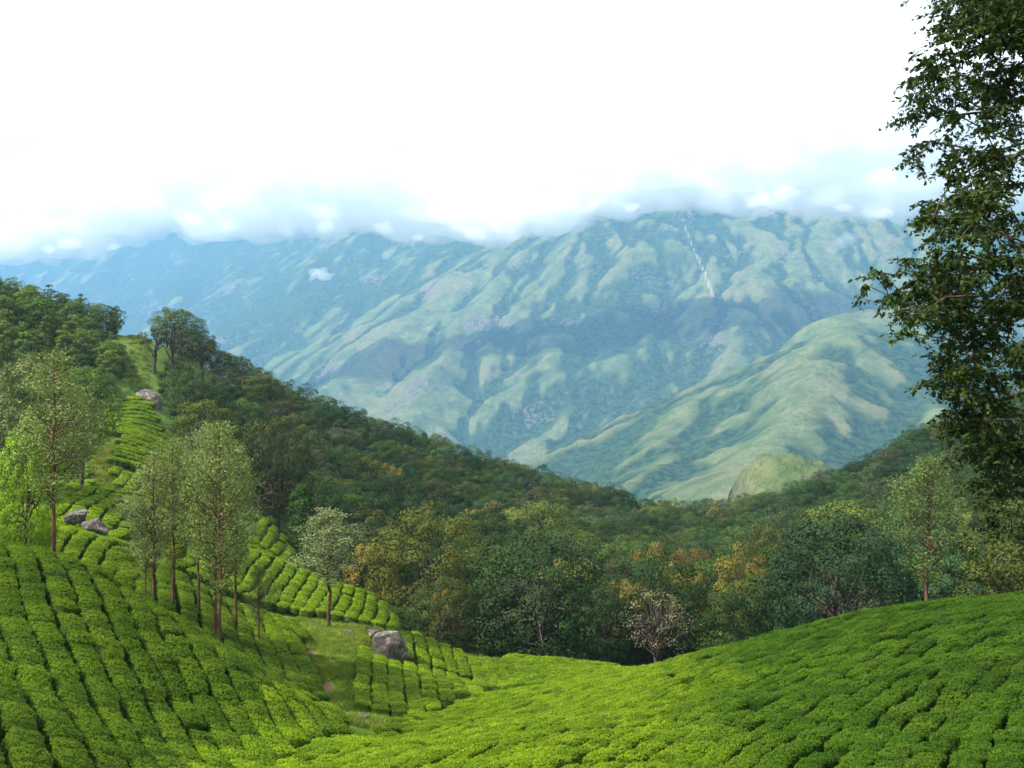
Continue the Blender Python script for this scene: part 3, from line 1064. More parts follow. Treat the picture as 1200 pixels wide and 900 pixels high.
def plume_tree(seed, hgt=10.0, rad=1.7, base=3.2, nbr=70, leaf=.2, per=80, rise=.75, wide=.38, mat=None, bark=None, lean=.1):
    """Slender tall tree with rising feathery branches (silver oak, gum)."""
    rg = np.random.default_rng(seed)
    tp = bend(np.array([0, 0, -.6]), np.array([rg.normal(0, lean), rg.normal(0, lean), hgt * .97]), rg, 12, 0, .004)
    tr = .0085 * hgt
    parts = [tube(tp, np.linspace(tr * 1.15, .02, 12), 8)]
    P_, D_, T_ = [], [], []
    for b in range(nbr):
        t = (b + rg.uniform(0, 1)) / nbr
        z = base + (hgt * .99 - base) * t
        k = z / hgt * 11
        a = np.array([np.interp(z, tp[:, 2], tp[:, 0]), np.interp(z, tp[:, 2], tp[:, 1]), z])
        prof = (min(1, (t + .10) / wide) if t < wide else ((1.02 - t) / (1.02 - wide)) ** .55) * rg.uniform(.55, 1.12)
        L = max(rad * prof, .25)
        ph = b * 2.39996 + rg.normal(0, .5)
        if rg.uniform() < .12:
            continue
        L *= 1 + .28 * math.sin(ph + seed) * (1 - t)
        e_ = a + np.array([math.cos(ph) * L, math.sin(ph) * L, L * rise * rg.uniform(.6, 1.3)])
        br = bend(a, e_, rg, 6, -.05, .06)
        parts.append(tube(br, np.linspace(tr * .26 * (1.1 - t) + .012, .008, 6), 4))
        n = max(10, int(per * (.35 + L / rad)))
        s = np.where(rg.uniform(size=n) < .7, np.clip(rg.normal(.86, .14, n), .2, 1.12), rg.uniform(.25, 1.0, n))
        base_p = np.stack([np.interp(s * 5, np.arange(6), br[:, q]) for q in range(3)], -1)
        sp = (.07 + .17 * (1 - np.abs(s - .8))) * (.5 + .55 * L / rad)
        off = rg.normal(0, 1, (n, 3)) * sp[:, None] * np.array([1, 1, .8])
        P_.append(base_p + off)
        D_.append(np.tile(unit(e_ - a), (n, 1)))
        T_.append(np.full(n, rg.uniform(.2, .7)))
    pos, dr, tn = np.concatenate(P_), np.concatenate(D_), np.concatenate(T_)
    n = len(pos)
    nrm = rg.normal(0, 1, (n, 3)) + np.array([0, 0, .6])
    sz = leaf * rg.uniform(.6, 1.4, n)
    v, f = cards(pos, nrm, sz, sz * .38, rg, .1, dr + np.array([0, 0, .2]))
    tone = np.clip(tn + rg.normal(0, .18, n), 0, 1)
    crown = mesh_np('crown', v, f, mat, {'tone': np.repeat(tone, 4)})
    V, F_ = join(parts)
    return mesh_np('trunk', V, F_, bark or M_BARK, smooth=True), crown


BROAD = [broad_tree(500 + k, nclump=[22, 26, 30, 20, 24, 28, 22, 26][k], per=190, rad=[4.2, 4.5, 3.9, 4.8, 4.0, 4.4, 3.6, 4.6][k], hgt=[10, 9.6, 10.6, 9.2, 10.8, 9.8, 10.4, 9.4][k],
                    base=[2.4, 2.8, 2.2, 3.2, 2.6, 2.0, 2.4, 3.0][k], mat=M_LEAF, crown_r=(1.05, 1.85)) for k in range(8)]
FINE = [broad_tree(540 + k, hgt=10, rad=[4.9, 5.2, 4.4][k], base=1.4, nclump=[150, 160, 140][k], per=100, leaf=.22, crown_r=(.65, 1.25), mat=M_LEAF, limbs_out=.36, flat=1.25) for k in range(3)]
UMBR = [broad_tree(560 + k, hgt=10, rad=2.6, base=6.0, nclump=13, per=60, leaf=.34, crown_r=(.55, 1.0), mat=M_LEAF, limbs_out=2.0, flat=.5) for k in range(3)]
GUM = [broad_tree(580 + k, hgt=9, rad=[1.9, 1.65, 2.1, 1.75][k], base=1.2, nclump=26, per=62, leaf=.34, crown_r=(.6, 1.05), mat=M_LEAF, flat=.8) for k in range(4)]
BARE = [broad_tree(600, hgt=8, rad=3.6, base=2.2, nclump=46, per=26, leaf=.20, crown_r=(.6, 1.1), mat=M_LEAF, limbs_out=2.2, flat=.5),
        broad_tree(601, hgt=8, rad=3.0, base=2.0, nclump=40, per=16, leaf=.18, crown_r=(.5, .9), mat=M_LEAF, limbs_out=2.2, flat=.4)]
OAK = [plume_tree(620 + k, hgt=10, rad=[1.75, 1.65, 1.85, 1.7][k], base=[3.2, 3.3, 2.9, 3.5][k], nbr=[112, 104, 120, 106][k], leaf=.125, per=90, mat=M_LEAF, bark=M_RED) for k in range(4)]


def copy_mesh_mat(me, mat):
    m2 = me.copy()
    m2.materials.clear()
    m2.materials.append(mat)
    return m2


FOREST_GROUP = 'forest trees on the wooded valley sides'


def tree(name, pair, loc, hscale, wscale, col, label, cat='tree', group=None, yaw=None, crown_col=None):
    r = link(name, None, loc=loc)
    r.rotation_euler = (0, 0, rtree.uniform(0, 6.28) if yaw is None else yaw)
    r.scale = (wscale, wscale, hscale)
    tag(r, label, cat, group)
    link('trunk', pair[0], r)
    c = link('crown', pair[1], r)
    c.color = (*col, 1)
    return r


rtree = np.random.default_rng(99)
TONES = [('dark green', (.016, .038, .009), 26), ('deep green', (.024, .054, .010), 24), ('mid green', (.036, .072, .013), 16), ('olive', (.044, .066, .012), 12),
         ('yellow-green', (.075, .100, .018), 5), ('grey-green', (.052, .070, .034), 7), ('dull brown-green', (.046, .054, .020), 3), ('bluish green', (.023, .053, .019), 7)]
TW = np.array([t[2] for t in TONES], float)
TW /= TW.sum()

# trees one can single out: px of the trunk, py of base and top, depth, crown width in px
def special(name, pair, px, top, d, wpx, col, label, base_h, base_r, cat='tree', yaw=None, pybase=None, group=None):
    x = (px - 600) / FPX * d
    z = float(height(np.array([x]), np.array([d]))[0])
    zt = (450 - top) / FPX * d
    if name in ('flowering_tree', 'forest_tree'):
        wpx = max(wpx, .52 * (zt - z) / d * FPX)
    SPECIAL.append((x, d, wpx / FPX * d * .5))
    return tree(name, pair, (x, d, z - .1), (zt - z) / base_h, wpx * (1.04 if name == 'silver_oak' else 1) / FPX * d / (2 * base_r), col, label, cat, group, yaw)


SPECIAL = []
special('forest_tree', FINE[0], 628, 633, 97, 172, (.022, .048, .011), 'largest dark dome-shaped tree standing at the foot of the woods above the terraced tea', 10, 4.9, yaw=2.4)
special('forest_tree', FINE[1], 503, 604, 106, 142, (.066, .082, .011), 'broad dome-shaped tree with olive yellow top beside the dark dome tree', 10, 5.2)
special('forest_tree', FINE[2], 520, 680, 95, 85, (.038, .060, .016), 'lower green tree in front of the olive-topped dome tree, above the slanting boulder', 10, 4.4)
special('forest_tree', FINE[2], 705, 690, 93, 70, (.024, .050, .015), 'green tree standing close against the dark dome tree on its valley side', 10, 4.4)
special('forest_tree', FINE[1], 320, 492, 128, 92, (.042, .054, .014), 'tall olive tree at the wood edge behind the cluster of slender trees', 10, 5.2)
special('forest_tree', BROAD[0], 375, 560, 150, 62, (.036, .062, .020), 'rounded grey-green tree behind the lone slender tree by the track', 10, 4.2)
special('forest_tree', FINE[0], 944, 616, 112, 78, (.012, .028, .008), 'darkest tree with pointed top in the woods behind the right tea hill', 10, 4.9)
special('forest_tree', FINE[2], 1008, 612, 108, 110, (.036, .068, .018), 'wide fresh green tree beside the darkest pointed tree', 10, 4.4)
special('forest_tree', FINE[1], 905, 618, 122, 84, (.056, .066, .014), 'olive spreading tree next to the darkest pointed tree', 10, 5.2)
special('bare_tree', BARE[0], 772, 694, 91, 86, (.15, .15, .085), 'half-bare grey tree with pale limbs on the crest of the tea terraces', 8, 3.6)
special('bare_tree', BARE[1], 668, 668, 125, 46, (.17, .15, .10), 'small nearly leafless tree among the dark crowns', 8, 3.0)
FLOW = [(457, 546, 188, 30), (470, 560, 184, 26), (575, 592, 172, 40), (548, 598, 168, 30), (868, 662, 103, 44), (770, 636, 130, 46), (728, 690, 96, 34), (798, 660, 112, 40), (528, 684, 97, 40), (810, 640, 140, 30), (690, 668, 118, 30), (437, 640, 109, 34), (838, 596, 255, 22), (655, 655, 120, 22)]
FL_LBL = [
    'yellow blossoming tree standing highest on the middle of the wooded ridge',
    'second yellow blossoming tree just below the highest one on the ridge',
    'wide golden flowering crown upslope between the two dome trees',
    'small golden flowering crown touching the olive-topped dome tree from behind',
    'upright ochre flowering tree behind the crest of the right tea hill',
    'widest amber flowering crown in the middle of the valley woods',
    'rusty flowering tree between the dark dome tree and the half-bare grey tree',
    'amber flowering crown behind the half-bare grey tree',
    'golden flowering crown leaning over the lower green tree by the boulder',
    'small amber flowering crown deep in the valley woods',
    'cream gold flowering crown against the shoulder of the dark dome tree',
    'ochre flowering crown on the outer side of the olive-topped dome tree',
    'pale gold flowering crown on the far rim of the valley woods',
    'tiny gold flowering crown showing above the dark dome tree',
]
for k, (px, top, d, w) in enumerate(FLOW):
    c = [(.155, .130, .024), (.135, .100, .024), (.125, .118, .03), (.17, .145, .034)][k % 4]
    special('flowering_tree', BROAD[(k * 3) % 8], px, top, d, w, c, FL_LBL[k], 10, 4.2, group='yellow flowering trees in the woods')
for px, top, d, w, lb in ((203, 374, 186, 44, 'tallest umbrella-topped tree on the ridge beside the grassy gap'), (180, 388, 188, 34, 'flat-topped thin tree nearest the grassy gap on the ridge'),
                          (238, 401, 190, 30, 'small flat-topped tree standing out of the ridge canopy'), (222, 398, 188, 26, 'thin umbrella tree between the taller ones on the ridge'), (283, 420, 200, 22, 'short umbrella tree on the descending ridge line')):
    special('umbrella_tree', UMBR[w % 3], px, top, d, w, (.05, .075, .03), lb, 10, 2.6)

# slender trees over the tea
OAKC = [(.150, .210, .070), (.165, .215, .090), (.140, .200, .060), (.170, .220, .100)]
for px, top, d, w, k, lb in (
        (65, 414, 49.5, 96, 0, 'tall slender tree alone on the spur crest, with a long bare brown trunk'),
        (180, 530, 57, 62, 1, 'slender red-trunked tree at the outer end of the cluster on the gully edge'),
        (203, 512, 59, 60, 2, 'second slender tree of the gully cluster, thin dark trunk'),
        (233, 503, 61, 66, 3, 'slender tree in the middle of the gully cluster, rooted farther back'),
        (252, 500, 58, 74, 0, 'tall forked-looking slender tree, twin of the one touching its trunk'),
        (258, 492, 55, 76, 2, 'tallest slender tree of the gully cluster, rooted among the gully tea'),
        (277, 524, 62, 66, 1, 'slender tree of the cluster on its uphill end, pale airy top'),
        (386, 596, 77, 84, 3, 'lone slender grey-green tree rooted beside the grass track'),
        (1086, 533, 62, 92, 2, 'slender airy tree alone behind the crest of the right tea hill')):
    special('silver_oak', OAK[k], px, top, d, w, OAKC[k] if px < 1000 else (.085, .140, .042), lb, 10, 1.7, group='slender shade trees over the tea')
special('silver_oak', OAK[1], 303, 662, 62, 40, (.095, .13, .05), 'young short shade tree beside the slender cluster', 10, 1.7, group='slender shade trees over the tea')
special('silver_oak', OAK[3], 170, 592, 57.5, 34, (.10, .15, .045), 'thin young shade tree touching the red-trunked one', 10, 1.7, group='slender shade trees over the tea')
special('leafy_tree', FINE[1], 31, 506, 50.5, 74, (.15, .27, .02), 'fresh bright green tree with branching dark stems beside the tall spur tree', 10, 5.2)
special('leafy_tree', FINE[0], 42, 428, 84, 130, (.095, .125, .048), 'wide grey-green tree behind the tall slender spur tree', 10, 4.9)
special('leafy_tree', BROAD[1], 96, 434, 96, 70, (.060, .115, .022), 'rounded green tree below the plantation hill, in front of the dense stand', 10, 4.2)
special('leafy_tree', BROAD[5], 5, 470, 90, 70, (.07, .13, .025), 'low green tree at the picture edge under the plantation hill', 10, 4.2)

# ---- the forest: spread trees over the wooded slopes, keep what can be seen
FOREST = plan([(300, 118), (335, 119), (402, 105), (462, 99), (490, 95), (560, 92), (640, 93), (740, 94), (800, 90), (900, 86), (1000, 82), (1100, 78), (1250, 76), (1500, 78), (1600, 300), (1200, 300), (1100, 312), (1000, 335), (870, 365), (740, 365),
               (600, 320), (520, 292), (420, 268), (300, 242), (205, 222), (182, 206), (186, 172), (208, 146), (262, 128)])
STAND = plan([(-420, 160), (-100, 132), (20, 130), (88, 140), (122, 152), (141, 178), (143, 206), (60, 222), (-100, 222), (-420, 222)])


def spread(poly, gap, jit, rg):
    p = np.array(poly)
    xs, ys = np.meshgrid(np.arange(p[:, 0].min(), p[:, 0].max(), gap), np.arange(p[:, 1].min(), p[:, 1].max(), gap * .87))
    xs = xs + (np.arange(xs.shape[0]) % 2)[:, None] * gap * .5
    xs, ys = (xs + rg.uniform(-jit, jit, xs.shape)).ravel(), (ys + rg.uniform(-jit, jit, ys.shape)).ravel()
    k = in_poly(xs, ys, poly)
    return xs[k], ys[k]


fx_, fy_ = spread(FOREST, 6.1, 1.9, rtree)
gxs, gys = spread(STAND, 3.7, 1.1, rtree)
cand = np.r_[np.c_[fx_, fy_, np.zeros(len(fx_))], np.c_[gxs, gys, np.ones(len(gxs))]]
for sx_, sy_, sr_ in SPECIAL:
    cand = cand[np.hypot(cand[:, 0] - sx_, (cand[:, 1] - sy_) * np.where(cand[:, 1] < sy_, .55, 1.0)) > sr_ * .72 + 1.2]
tx, ty = cand[:, 0], cand[:, 1]
tz = height(tx, ty)
th_ = np.where(cand[:, 2] > 0, rtree.uniform(5.0, 7.6, len(tx)), rtree.uniform(6.6, 10.4, len(tx)) * np.where(ty < 125, 1.18, 1.0))
th_ *= np.where(rtree.uniform(size=len(tx)) < .05, 1.22, 1) * np.where(ty > 180, .9, 1.0)
tu, tv = tx / ty * FPX + 600, 450 - (tz + th_) / ty * FPX
tin = (tu > -40) & (tu < 1240) & (tv < 880)
tvis = tin & visible(tx, ty, tz + th_, over=5.5, n=40, tmin=.3)
back = ~tvis & (tu > -400) & (tu < 1600)
size = th_ / ty
order = np.where(tvis)[0]
fo = order[cand[order, 2] == 0]
fo = fo[np.argsort(-size[fo])]
keep_f = fo[:268]
go_ = order[cand[order, 2] == 1]
go_ = go_[np.argsort(-size[go_])][:150]
print('forest', len(tx), 'visible', int(tvis.sum()), 'broad', len(fo), 'stand', len(go_))
mass = np.setdiff1d(np.arange(len(tx)), np.r_[keep_f, go_])


def tone_at(x, y, k=None):
    t = TONES[int(rtree.choice(len(TONES), p=TW))] if k is None else TONES[k]
    return t[0], np.array(t[1]) * rtree.uniform(.75, 1.45) * np.array([rtree.uniform(.95, 1.18), 1, rtree.uniform(.85, 1.2)])


def where(x, y):
    px = x / y * FPX + 600
    if y > 235:
        return ('on the far skyline above the dome trees' if px < 640 else 'on the lowest dip of the far skyline' if px < 840 else 'on the skyline near the grassy knoll' if px < 990 else 'high on the right wooded skyline')
    if px < 300:
        return 'beside the upright boulder under the ridge' if y < 165 else 'on the ridge crest right of the grassy gap'
    if px < 480:
        return 'at the wood edge above the tea band' if y < 122 else 'on the ridge flank above the track' if y < 165 else 'along the upper ridge above the track'
    if px < 700:
        return 'at the foot of the woods by the dome trees' if y < 125 else 'just upslope of the dome trees' if y < 165 else 'high upslope of the dome trees'
    if px < 880:
        return 'near the half-bare grey tree' if y < 120 else 'in the valley bottom woods' if y < 170 else 'in the deep middle of the valley woods'
    return ('right behind the crest of the right tea hill' if y < 115 else 'in the woods past the right tea hill' if y < 150 else 'halfway up the right wooded slope' if y < 195 else 'high on the right wooded slope')


for j, i in enumerate(keep_f):
    nm, c = tone_at(tx[i], ty[i])
    k = int(rtree.integers(0, 8))
    h = th_[i]
    w = h / 10 * rtree.uniform(.78, 1.08)
    shape = ('tall' if h > 10.2 else 'low' if h < 7.6 else 'rounded') + (' broad' if w / h > .099 else ' narrow' if w / h < .086 else '')
    pair = BROAD[k]
    if ty[i] < 128 and j % 3 == 0:
        pair, w = FINE[k % 3], w * .9
    tree('forest_tree', pair, (tx[i], ty[i], tz[i] - .1), h / 10, w, c, f'{shape} {nm} forest tree {where(tx[i], ty[i])}', group=FOREST_GROUP)
for j, i in enumerate(go_):
    c = np.array([(.050, .098, .017), (.072, .125, .020), (.092, .140, .024), (.036, .072, .015)][int(rtree.integers(0, 4))]) * rtree.uniform(.85, 1.2)
    h = th_[i]
    pl = ('on the top line' if ty[i] > 172 else 'along the lower edge' if ty[i] < 148 else 'in the middle') + (' next to the gap' if tu[i] > 95 else ' by the picture edge' if tu[i] < 25 else '')
    tree('plantation_tree', GUM[int(rtree.integers(0, 4))], (tx[i], ty[i], tz[i] - .1), h / 9, h / 9 * rtree.uniform(.95, 1.3), c,
         f'{"pale" if c[0] > .09 else "dark" if c[0] < .055 else "mid"} green {"tall" if h > 6.8 else "short" if h < 5.6 else "narrow"} tree {pl} of the left stand', group='dense stand of trees on the left hill')

# woodland beyond those: one mass
src = [copy_mesh_mat(p[1], M_LEAF_I) for p in BROAD] + [copy_mesh_mat(p[1], M_LEAF_I) for p in GUM]
mass = mass[(tu[mass] > -300) & (tu[mass] < 1500)]
R_, S_, V_, T_ = [], [], [], []
for i in mass:
    gum = cand[i, 2] == 1
    R_.append((0, 0, rtree.uniform(0, 6.28)))
    s = th_[i] / (9 if gum else 10)
    S_.append((s * .95, s * .95, s))
    V_.append(8 + int(rtree.integers(0, 4)) if gum else int(rtree.integers(0, 8)))
    T_.append((.07, .13, .027) if gum else tone_at(tx[i], ty[i])[1])
if len(mass):
    scatter('woodland', np.stack([tx[mass], ty[mass], tz[mass] - .1], -1), R_, S_, V_, T_, src)

# ------------------------------------------------------------------ undergrowth: along the wood edge, in the meadow, on the gap
def bush_mesh(seed, mat, n=420, leaf=.16):
    rg = np.random.default_rng(seed)
    k = 9
    C = np.stack([rg.uniform(-.5, .5, k), rg.uniform(-.5, .5, k), rg.uniform(.15, .65, k)], -1)
    q = rg.integers(0, k, n)
    d = unit(rg.normal(size=(n, 3)) + [0, 0, .5])
    pos = C[q] + d * rg.uniform(.18, .4, n)[:, None]
    v, f = cards(pos, d + rg.normal(0, .5, (n, 3)), leaf * rg.uniform(.6, 1.3, n), leaf * .5, rg)
    return mesh_np('bush', v, f, mat, {'tone': np.repeat(np.clip(rg.uniform(.1, .7, n) + .2 * d[:, 2], 0, 1), 4)})


def tuft_mesh(seed, mat, n=60, h=.32):
    rg = np.random.default_rng(seed)
    p = np.c_[rg.normal(0, .16, (n, 2)), np.zeros(n)]
    lean = np.c_[rg.normal(0, .45, (n, 2)), np.ones(n)]
    hh = h * rg.uniform(.5, 1.2, n)[:, None]
    side = unit(np.cross(lean, rg.normal(size=(n, 3)))) * .016
    tip = p + lean * hh
    v = np.stack([p - side, p + side, tip + side * .3, tip - side * .3], 1).reshape(-1, 3)
    return mesh_np('tuft', v, np.arange(4 * n).reshape(n, 4), mat, {'tone': np.repeat(rg.uniform(.1, .9, n), 4)})


src = [bush_mesh(700 + k, M_LEAF_I) for k in range(4)]
zones = [(plan([(300, 112), (340, 114), (405, 101), (466, 95), (492, 91), (560, 87), (640, 88), (740, 90), (800, 86), (900, 82), (1000, 78), (1100, 74), (1250, 72), (1250, 80), (1000, 86), (800, 95), (560, 97), (490, 100), (405, 112), (340, 124), (300, 124)]), 1.35, 1.1, (.035, .075, .018)),
         (plan([(120, 66), (195, 67), (200, 82), (150, 82), (125, 76)]), 1.6, .75, (.10, .16, .04)),
         (plan([(-100, 104), (60, 106), (100, 118), (150, 150), (140, 160), (100, 142), (20, 130), (-100, 130)]), 2.1, 1.7, (.06, .12, .025)),
         (plan([(132, 152), (140, 178), (138, 200), (130, 200), (118, 156)]), 2.6, 1.3, (.05, .09, .024)),
         (plan([(190, 150), (202, 140), (215, 144), (200, 176), (190, 205), (186, 205)]), 2.6, 1.3, (.05, .09, .024)),
         (plan([(225, 126), (240, 110), (300, 110), (300, 122), (262, 128)]), 1.8, 1.0, (.05, .10, .022))]
Q, R_, S_, V_, T_ = [], [], [], [], []
for poly, gap, sc, c in zones:
    x, y = spread(poly, gap, gap * .45, rtree)
    z = height(x, y)
    for a, b, h in zip(x, y, z):
        s = sc * rtree.uniform(.55, 1.35)
        Q.append((a, b, h - .1))
        R_.append((0, 0, rtree.uniform(0, 6.28)))
        S_.append((s, s, s * rtree.uniform(.7, 1.2)))
        V_.append(int(rtree.integers(0, 4)))
        T_.append(np.array(c) * rtree.uniform(.7, 1.5) * np.array([rtree.uniform(.8, 1.3), 1, 1]))
scatter('undergrowth', Q, R_, S_, V_, T_, src)

src = [tuft_mesh(720 + k, M_TEA_I) for k in range(4)]
Q, R_, S_, V_, T_ = [], [], [], [], []
for poly, gap in ((plan([(350, 78), (445, 80), (470, 92), (420, 90)]), .5), (plan([(340, 47), (480, 47), (490, 53), (424, 54), (408, 60), (402, 66), (440, 76), (440, 80), (350, 79), (345, 72), (362, 64), (378, 55)]), .34),
                  (plan([(120, 66), (195, 67), (200, 84), (110, 130), (100, 100), (150, 82)]), .6), (plan([(150, 150), (178, 150), (176, 205), (152, 205)]), .8), (plan([(480, 76), (560, 78), (620, 88), (560, 91), (480, 96)]), .6)):
    x, y = spread(poly, gap, gap * .5, rtree)
    z = height(x, y)
    for a, b, h in zip(x, y, z):
        if any(math.hypot(a - (px - 600) / FPX * dd, (b - dd) / 2.4) < r for px, dd, r in BARE_SPOTS):
            continue
        s = rtree.uniform(.3, .95) * (1.6 if b > 100 else 1)
        Q.append((a, b, h))
        R_.append((0, 0, rtree.uniform(0, 6.28)))
        S_.append((s * 1.3, s * 1.3, s))
        V_.append(int(rtree.integers(0, 4)))
        T_.append(np.array((.13, .18, .035)) * rtree.uniform(.75, 1.35) * np.array([rtree.uniform(.85, 1.35), 1, 1]))
x, y = spread(plan([(396, 49), (450, 49), (444, 54), (416, 60), (412, 70), (396, 70)]), .2, .1, rtree)
for a, b, h in zip(x, y, height(x, y)):
    Q.append((a, b, h))
    R_.append((0, 0, rtree.uniform(0, 6.28)))
    s = rtree.uniform(.4, .9)
    S_.append((s * 1.4, s * 1.4, s))
    V_.append(int(rtree.integers(0, 4)))
    T_.append(np.array((.12, .21, .03)) * rtree.uniform(.75, 1.3))
for (X_, Y_, Z_), cnt in ((TRACK, 3600), (TRACK2, 1500)):
    ii, jj = rtree.integers(0, X_.shape[0] - 1, cnt), rtree.integers(0, X_.shape[1] - 1, cnt)
    for i, j in zip(ii, jj):
        f1, f2 = rtree.uniform(), rtree.uniform()
        a = X_[i, j] + (X_[i, j + 1] - X_[i, j]) * f1 + (X_[i + 1, j] - X_[i, j]) * f2
        b = Y_[i, j] + (Y_[i + 1, j] - Y_[i, j]) * f2
        if X_ is TRACK[0] and any(math.hypot(a - (px - 600) / FPX * dd, (b - dd) / 2.4) < r * .9 for px, dd, r in BARE_SPOTS):
            continue
        Q.append((a, b, Z_[i, j] - .03))
        R_.append((0, 0, rtree.uniform(0, 6.28)))
        s = rtree.uniform(.22, .55)
        S_.append((s * 1.5, s * 1.5, s * .8))
        V_.append(int(rtree.integers(0, 4)))
        T_.append(np.array((.15, .255, .032)) * rtree.uniform(.75, 1.3) * np.array([rtree.uniform(.9, 1.3), 1, 1]))
scatter('grass', Q, R_, S_, V_, T_, src)

# ------------------------------------------------------------------ boulders
def rock_material():
    m, n, l = new_mat('lichened granite')
    tcn = n.new('ShaderNodeTexCoord')
    pos = tcn.outputs['Object']
    n1 = noise(n, l, 1.3, 6, pos, .65)
    n2 = noise(n, l, 7, 5, pos, .7)
    c = mixc(n, l, ramp(n, l, n2, .3, .7), (.045, .038, .032), (.15, .135, .12))
    c = mixc(n, l, ramp(n, l, n1, .5, .62), c, (.25, .225, .19))
    mp = n.new('ShaderNodeMapping')
    mp.inputs['Scale'].default_value = (3, 3, .35)
    l.new(pos, mp.inputs['Vector'])
    st = noise(n, l, 2.2, 4, mp.outputs[0])
    c = mixc(n, l, ramp(n, l, st, .52, .66), c, (.07, .058, .055))
    b = n.new('ShaderNodeBsdfPrincipled')
    l.new(c, b.inputs['Base Color'])
    b.inputs['Roughness'].default_value = .9
    b.inputs['Specular IOR Level'].default_value = .2
    bp = n.new('ShaderNodeBump')
    bp.inputs['Strength'].default_value = .9
    bp.inputs['Distance'].default_value = .12
    l.new(n2, bp.inputs['Height'])
    l.new(bp.outputs[0], b.inputs['Normal'])
    o = n.new('ShaderNodeOutputMaterial')
    l.new(b.outputs[0], o.inputs['Surface'])
    return m


M_ROCK = rock_material()
ICO5, ICO5F = ico_mesh(5)


def rock(px, py, d, size, seed, label, rot=(0, 0, 0), sink=.25):
    rg = np.random.default_rng(seed)
    v = ICO5.copy()
    # planes cut the ball into a blocky boulder
    for k in range(9):
        nv = unit(rg.normal(size=3))
        off = rg.uniform(.55, .85)
        over_ = v @ nv - off
        v = v - np.clip(over_, 0, None)[:, None] * nv * .88
    v = v * (1 + .09 * fbm(v[:, 0] * 1.7 + seed, v[:, 1] * 1.7 + v[:, 2], seed, 4))[:, None]
    v = v + .03 * np.stack([fbm(v[:, 1] * 6 + seed, v[:, 2] * 6, seed + 3, 3)] * 3, -1) * v
    v = v * np.array(size) * .5
    o = link('boulder', mesh_np('boulder', v, ICO5F, M_ROCK, smooth=True))
    x = (px - 600) / FPX * d
    o.location = (x, d, (450 - py) / FPX * d)
    o.rotation_euler = rot
    tag(o, label, 'boulder')
    return o


rock(460, 757, 72, (3.3, 2.4, 3.0), 13, 'big slanting grey boulder with a pale top above the tea by the track', (.30, .62, .15))
rock(437, 741, 76, (1.3, 1.0, .7), 4, 'small flat stone leaning on the big slanting boulder', (0, .1, .2))
rock(91, 607, 72, (2.0, 1.5, 1.25), 5, 'flat tilted grey boulder touching a lower one on the tea slope', (0, -.35, .2))
rock(112, 618, 71, (1.9, 1.5, 1.5), 6, 'lower pale boulder of the touching pair on the tea slope', (.1, .5, .3))
rock(172, 473, 148, (4.8, 3.6, 4.4), 7, 'large upright boulder below the grassy gap in the woods', (0, .45, .1))
rock(152, 470, 149, (2.0, 1.6, 1.6), 8, 'small boulder beside the large upright one below the gap', (0, .2, .6))
rock(10, 487, 100, (2.0, 1.5, 1.5), 9, 'pale boulder under trees at the left picture edge', (0, 0, .3))
rock(407, 741, 75.5, (.9, .7, .5), 10, 'small dark stone lying on the grass near the lone slender tree', (0, 0, .3))
rock(427, 838, 49, (.42, .36, .3), 11, 'small whitish stone at the lower end of the grass track', (0, 0, .8))
rock(146, 658, 66, (.6, .5, .45), 12, 'small white stone in the meadow behind the spur crest', (0, 0, .2))
# ------------------------------------------------------------------ big tree overhanging the view on the right
ro = np.random.default_rng(314)
OUT = [(1088, -20), (1098, 25), (1078, 60), (1058, 92), (1052, 112), (1078, 140), (1104, 165), (1096, 225), (1062, 262), (1052, 288), (1010, 306), (1003, 330), (1022, 345), (1034, 372), (1042, 392), (1078, 366), (1104, 388), (1098, 430), (1088, 452),
       (1128, 466), (1112, 496), (1150, 512), (1164, 560), (1168, 612), (1196, 642), (1280, 668), (1480, 600), (1620, 250), (1560, -150), (1380, -330), (1180, -260)]
TRUNK = np.array([(13.6, 20.5), ])[0]
cl, cen = [], []
while len(cen) < 132:
    px, py = (ro.uniform(1010, 1250) if len(cen) < 90 else ro.uniform(1200, 1620)), ro.uniform(-330, 670)
    if not in_poly(np.array([px]), np.array([py]), OUT)[0]:
        continue
    # the crown is thickest round its trunk and thin at the overhanging tips
    th = 1.0 + 3.2 * min(1, max(0, (px - 1010) / 240))
    p0 = np.array(P(px, py, 19.5))
    cen.append(p0 + [0, ro.uniform(-th, th), 0])
while len(cen) < 158:          # heavier low boughs on the trunk side
    px, py = ro.uniform(1110, 1260), ro.uniform(330, 655)
    if in_poly(np.array([px]), np.array([py]), OUT)[0]:
        cen.append(np.array(P(px, py, 19.5)) + [0, ro.uniform(-2.2, 2.2), 0])
while len(cen) < 190:          # and a fuller top
    px, py = ro.uniform(1105, 1250), ro.uniform(-60, 330)
    if in_poly(np.array([px]), np.array([py]), OUT)[0]:
        cen.append(np.array(P(px, py, 19.5)) + [0, ro.uniform(-2.2, 2.2), 0])
for p0 in cen:
    for q in range(6):
        c = p0 + ro.normal(0, 1, 3) * [.34, .42, .24]
        if in_poly(np.array([c[0] / 19.5 * FPX + 572]), np.array([450 - c[2] / 19.5 * FPX]), OUT)[0]:
            cl.append(c)
tips = [(1003, 330), (1012, 318), (1022, 345), (1034, 372), (1041, 390), (1030, 310), (1048, 330), (1055, 360), (1060, 300), (1070, 280), (1066, 118), (1072, 80), (1082, 45), (1088, 8), (1098, 20), (1083, 140), (1100, 150),
        (1090, 235), (1076, 255), (1085, 440), (1095, 455), (1098, 430), (1105, 398), (1128, 466), (1112, 490), (1135, 505), (1150, 520), (1166, 600), (1172, 625), (1190, 640), (1160, 560), (1120, 420), (1110, 350), (1090, 345), (1075, 350), (1080, 310)]
for px, py in tips:
    cl.append(np.array(P(px + 24, py, 19.5)) + [0, ro.uniform(-.7, .7), 0])
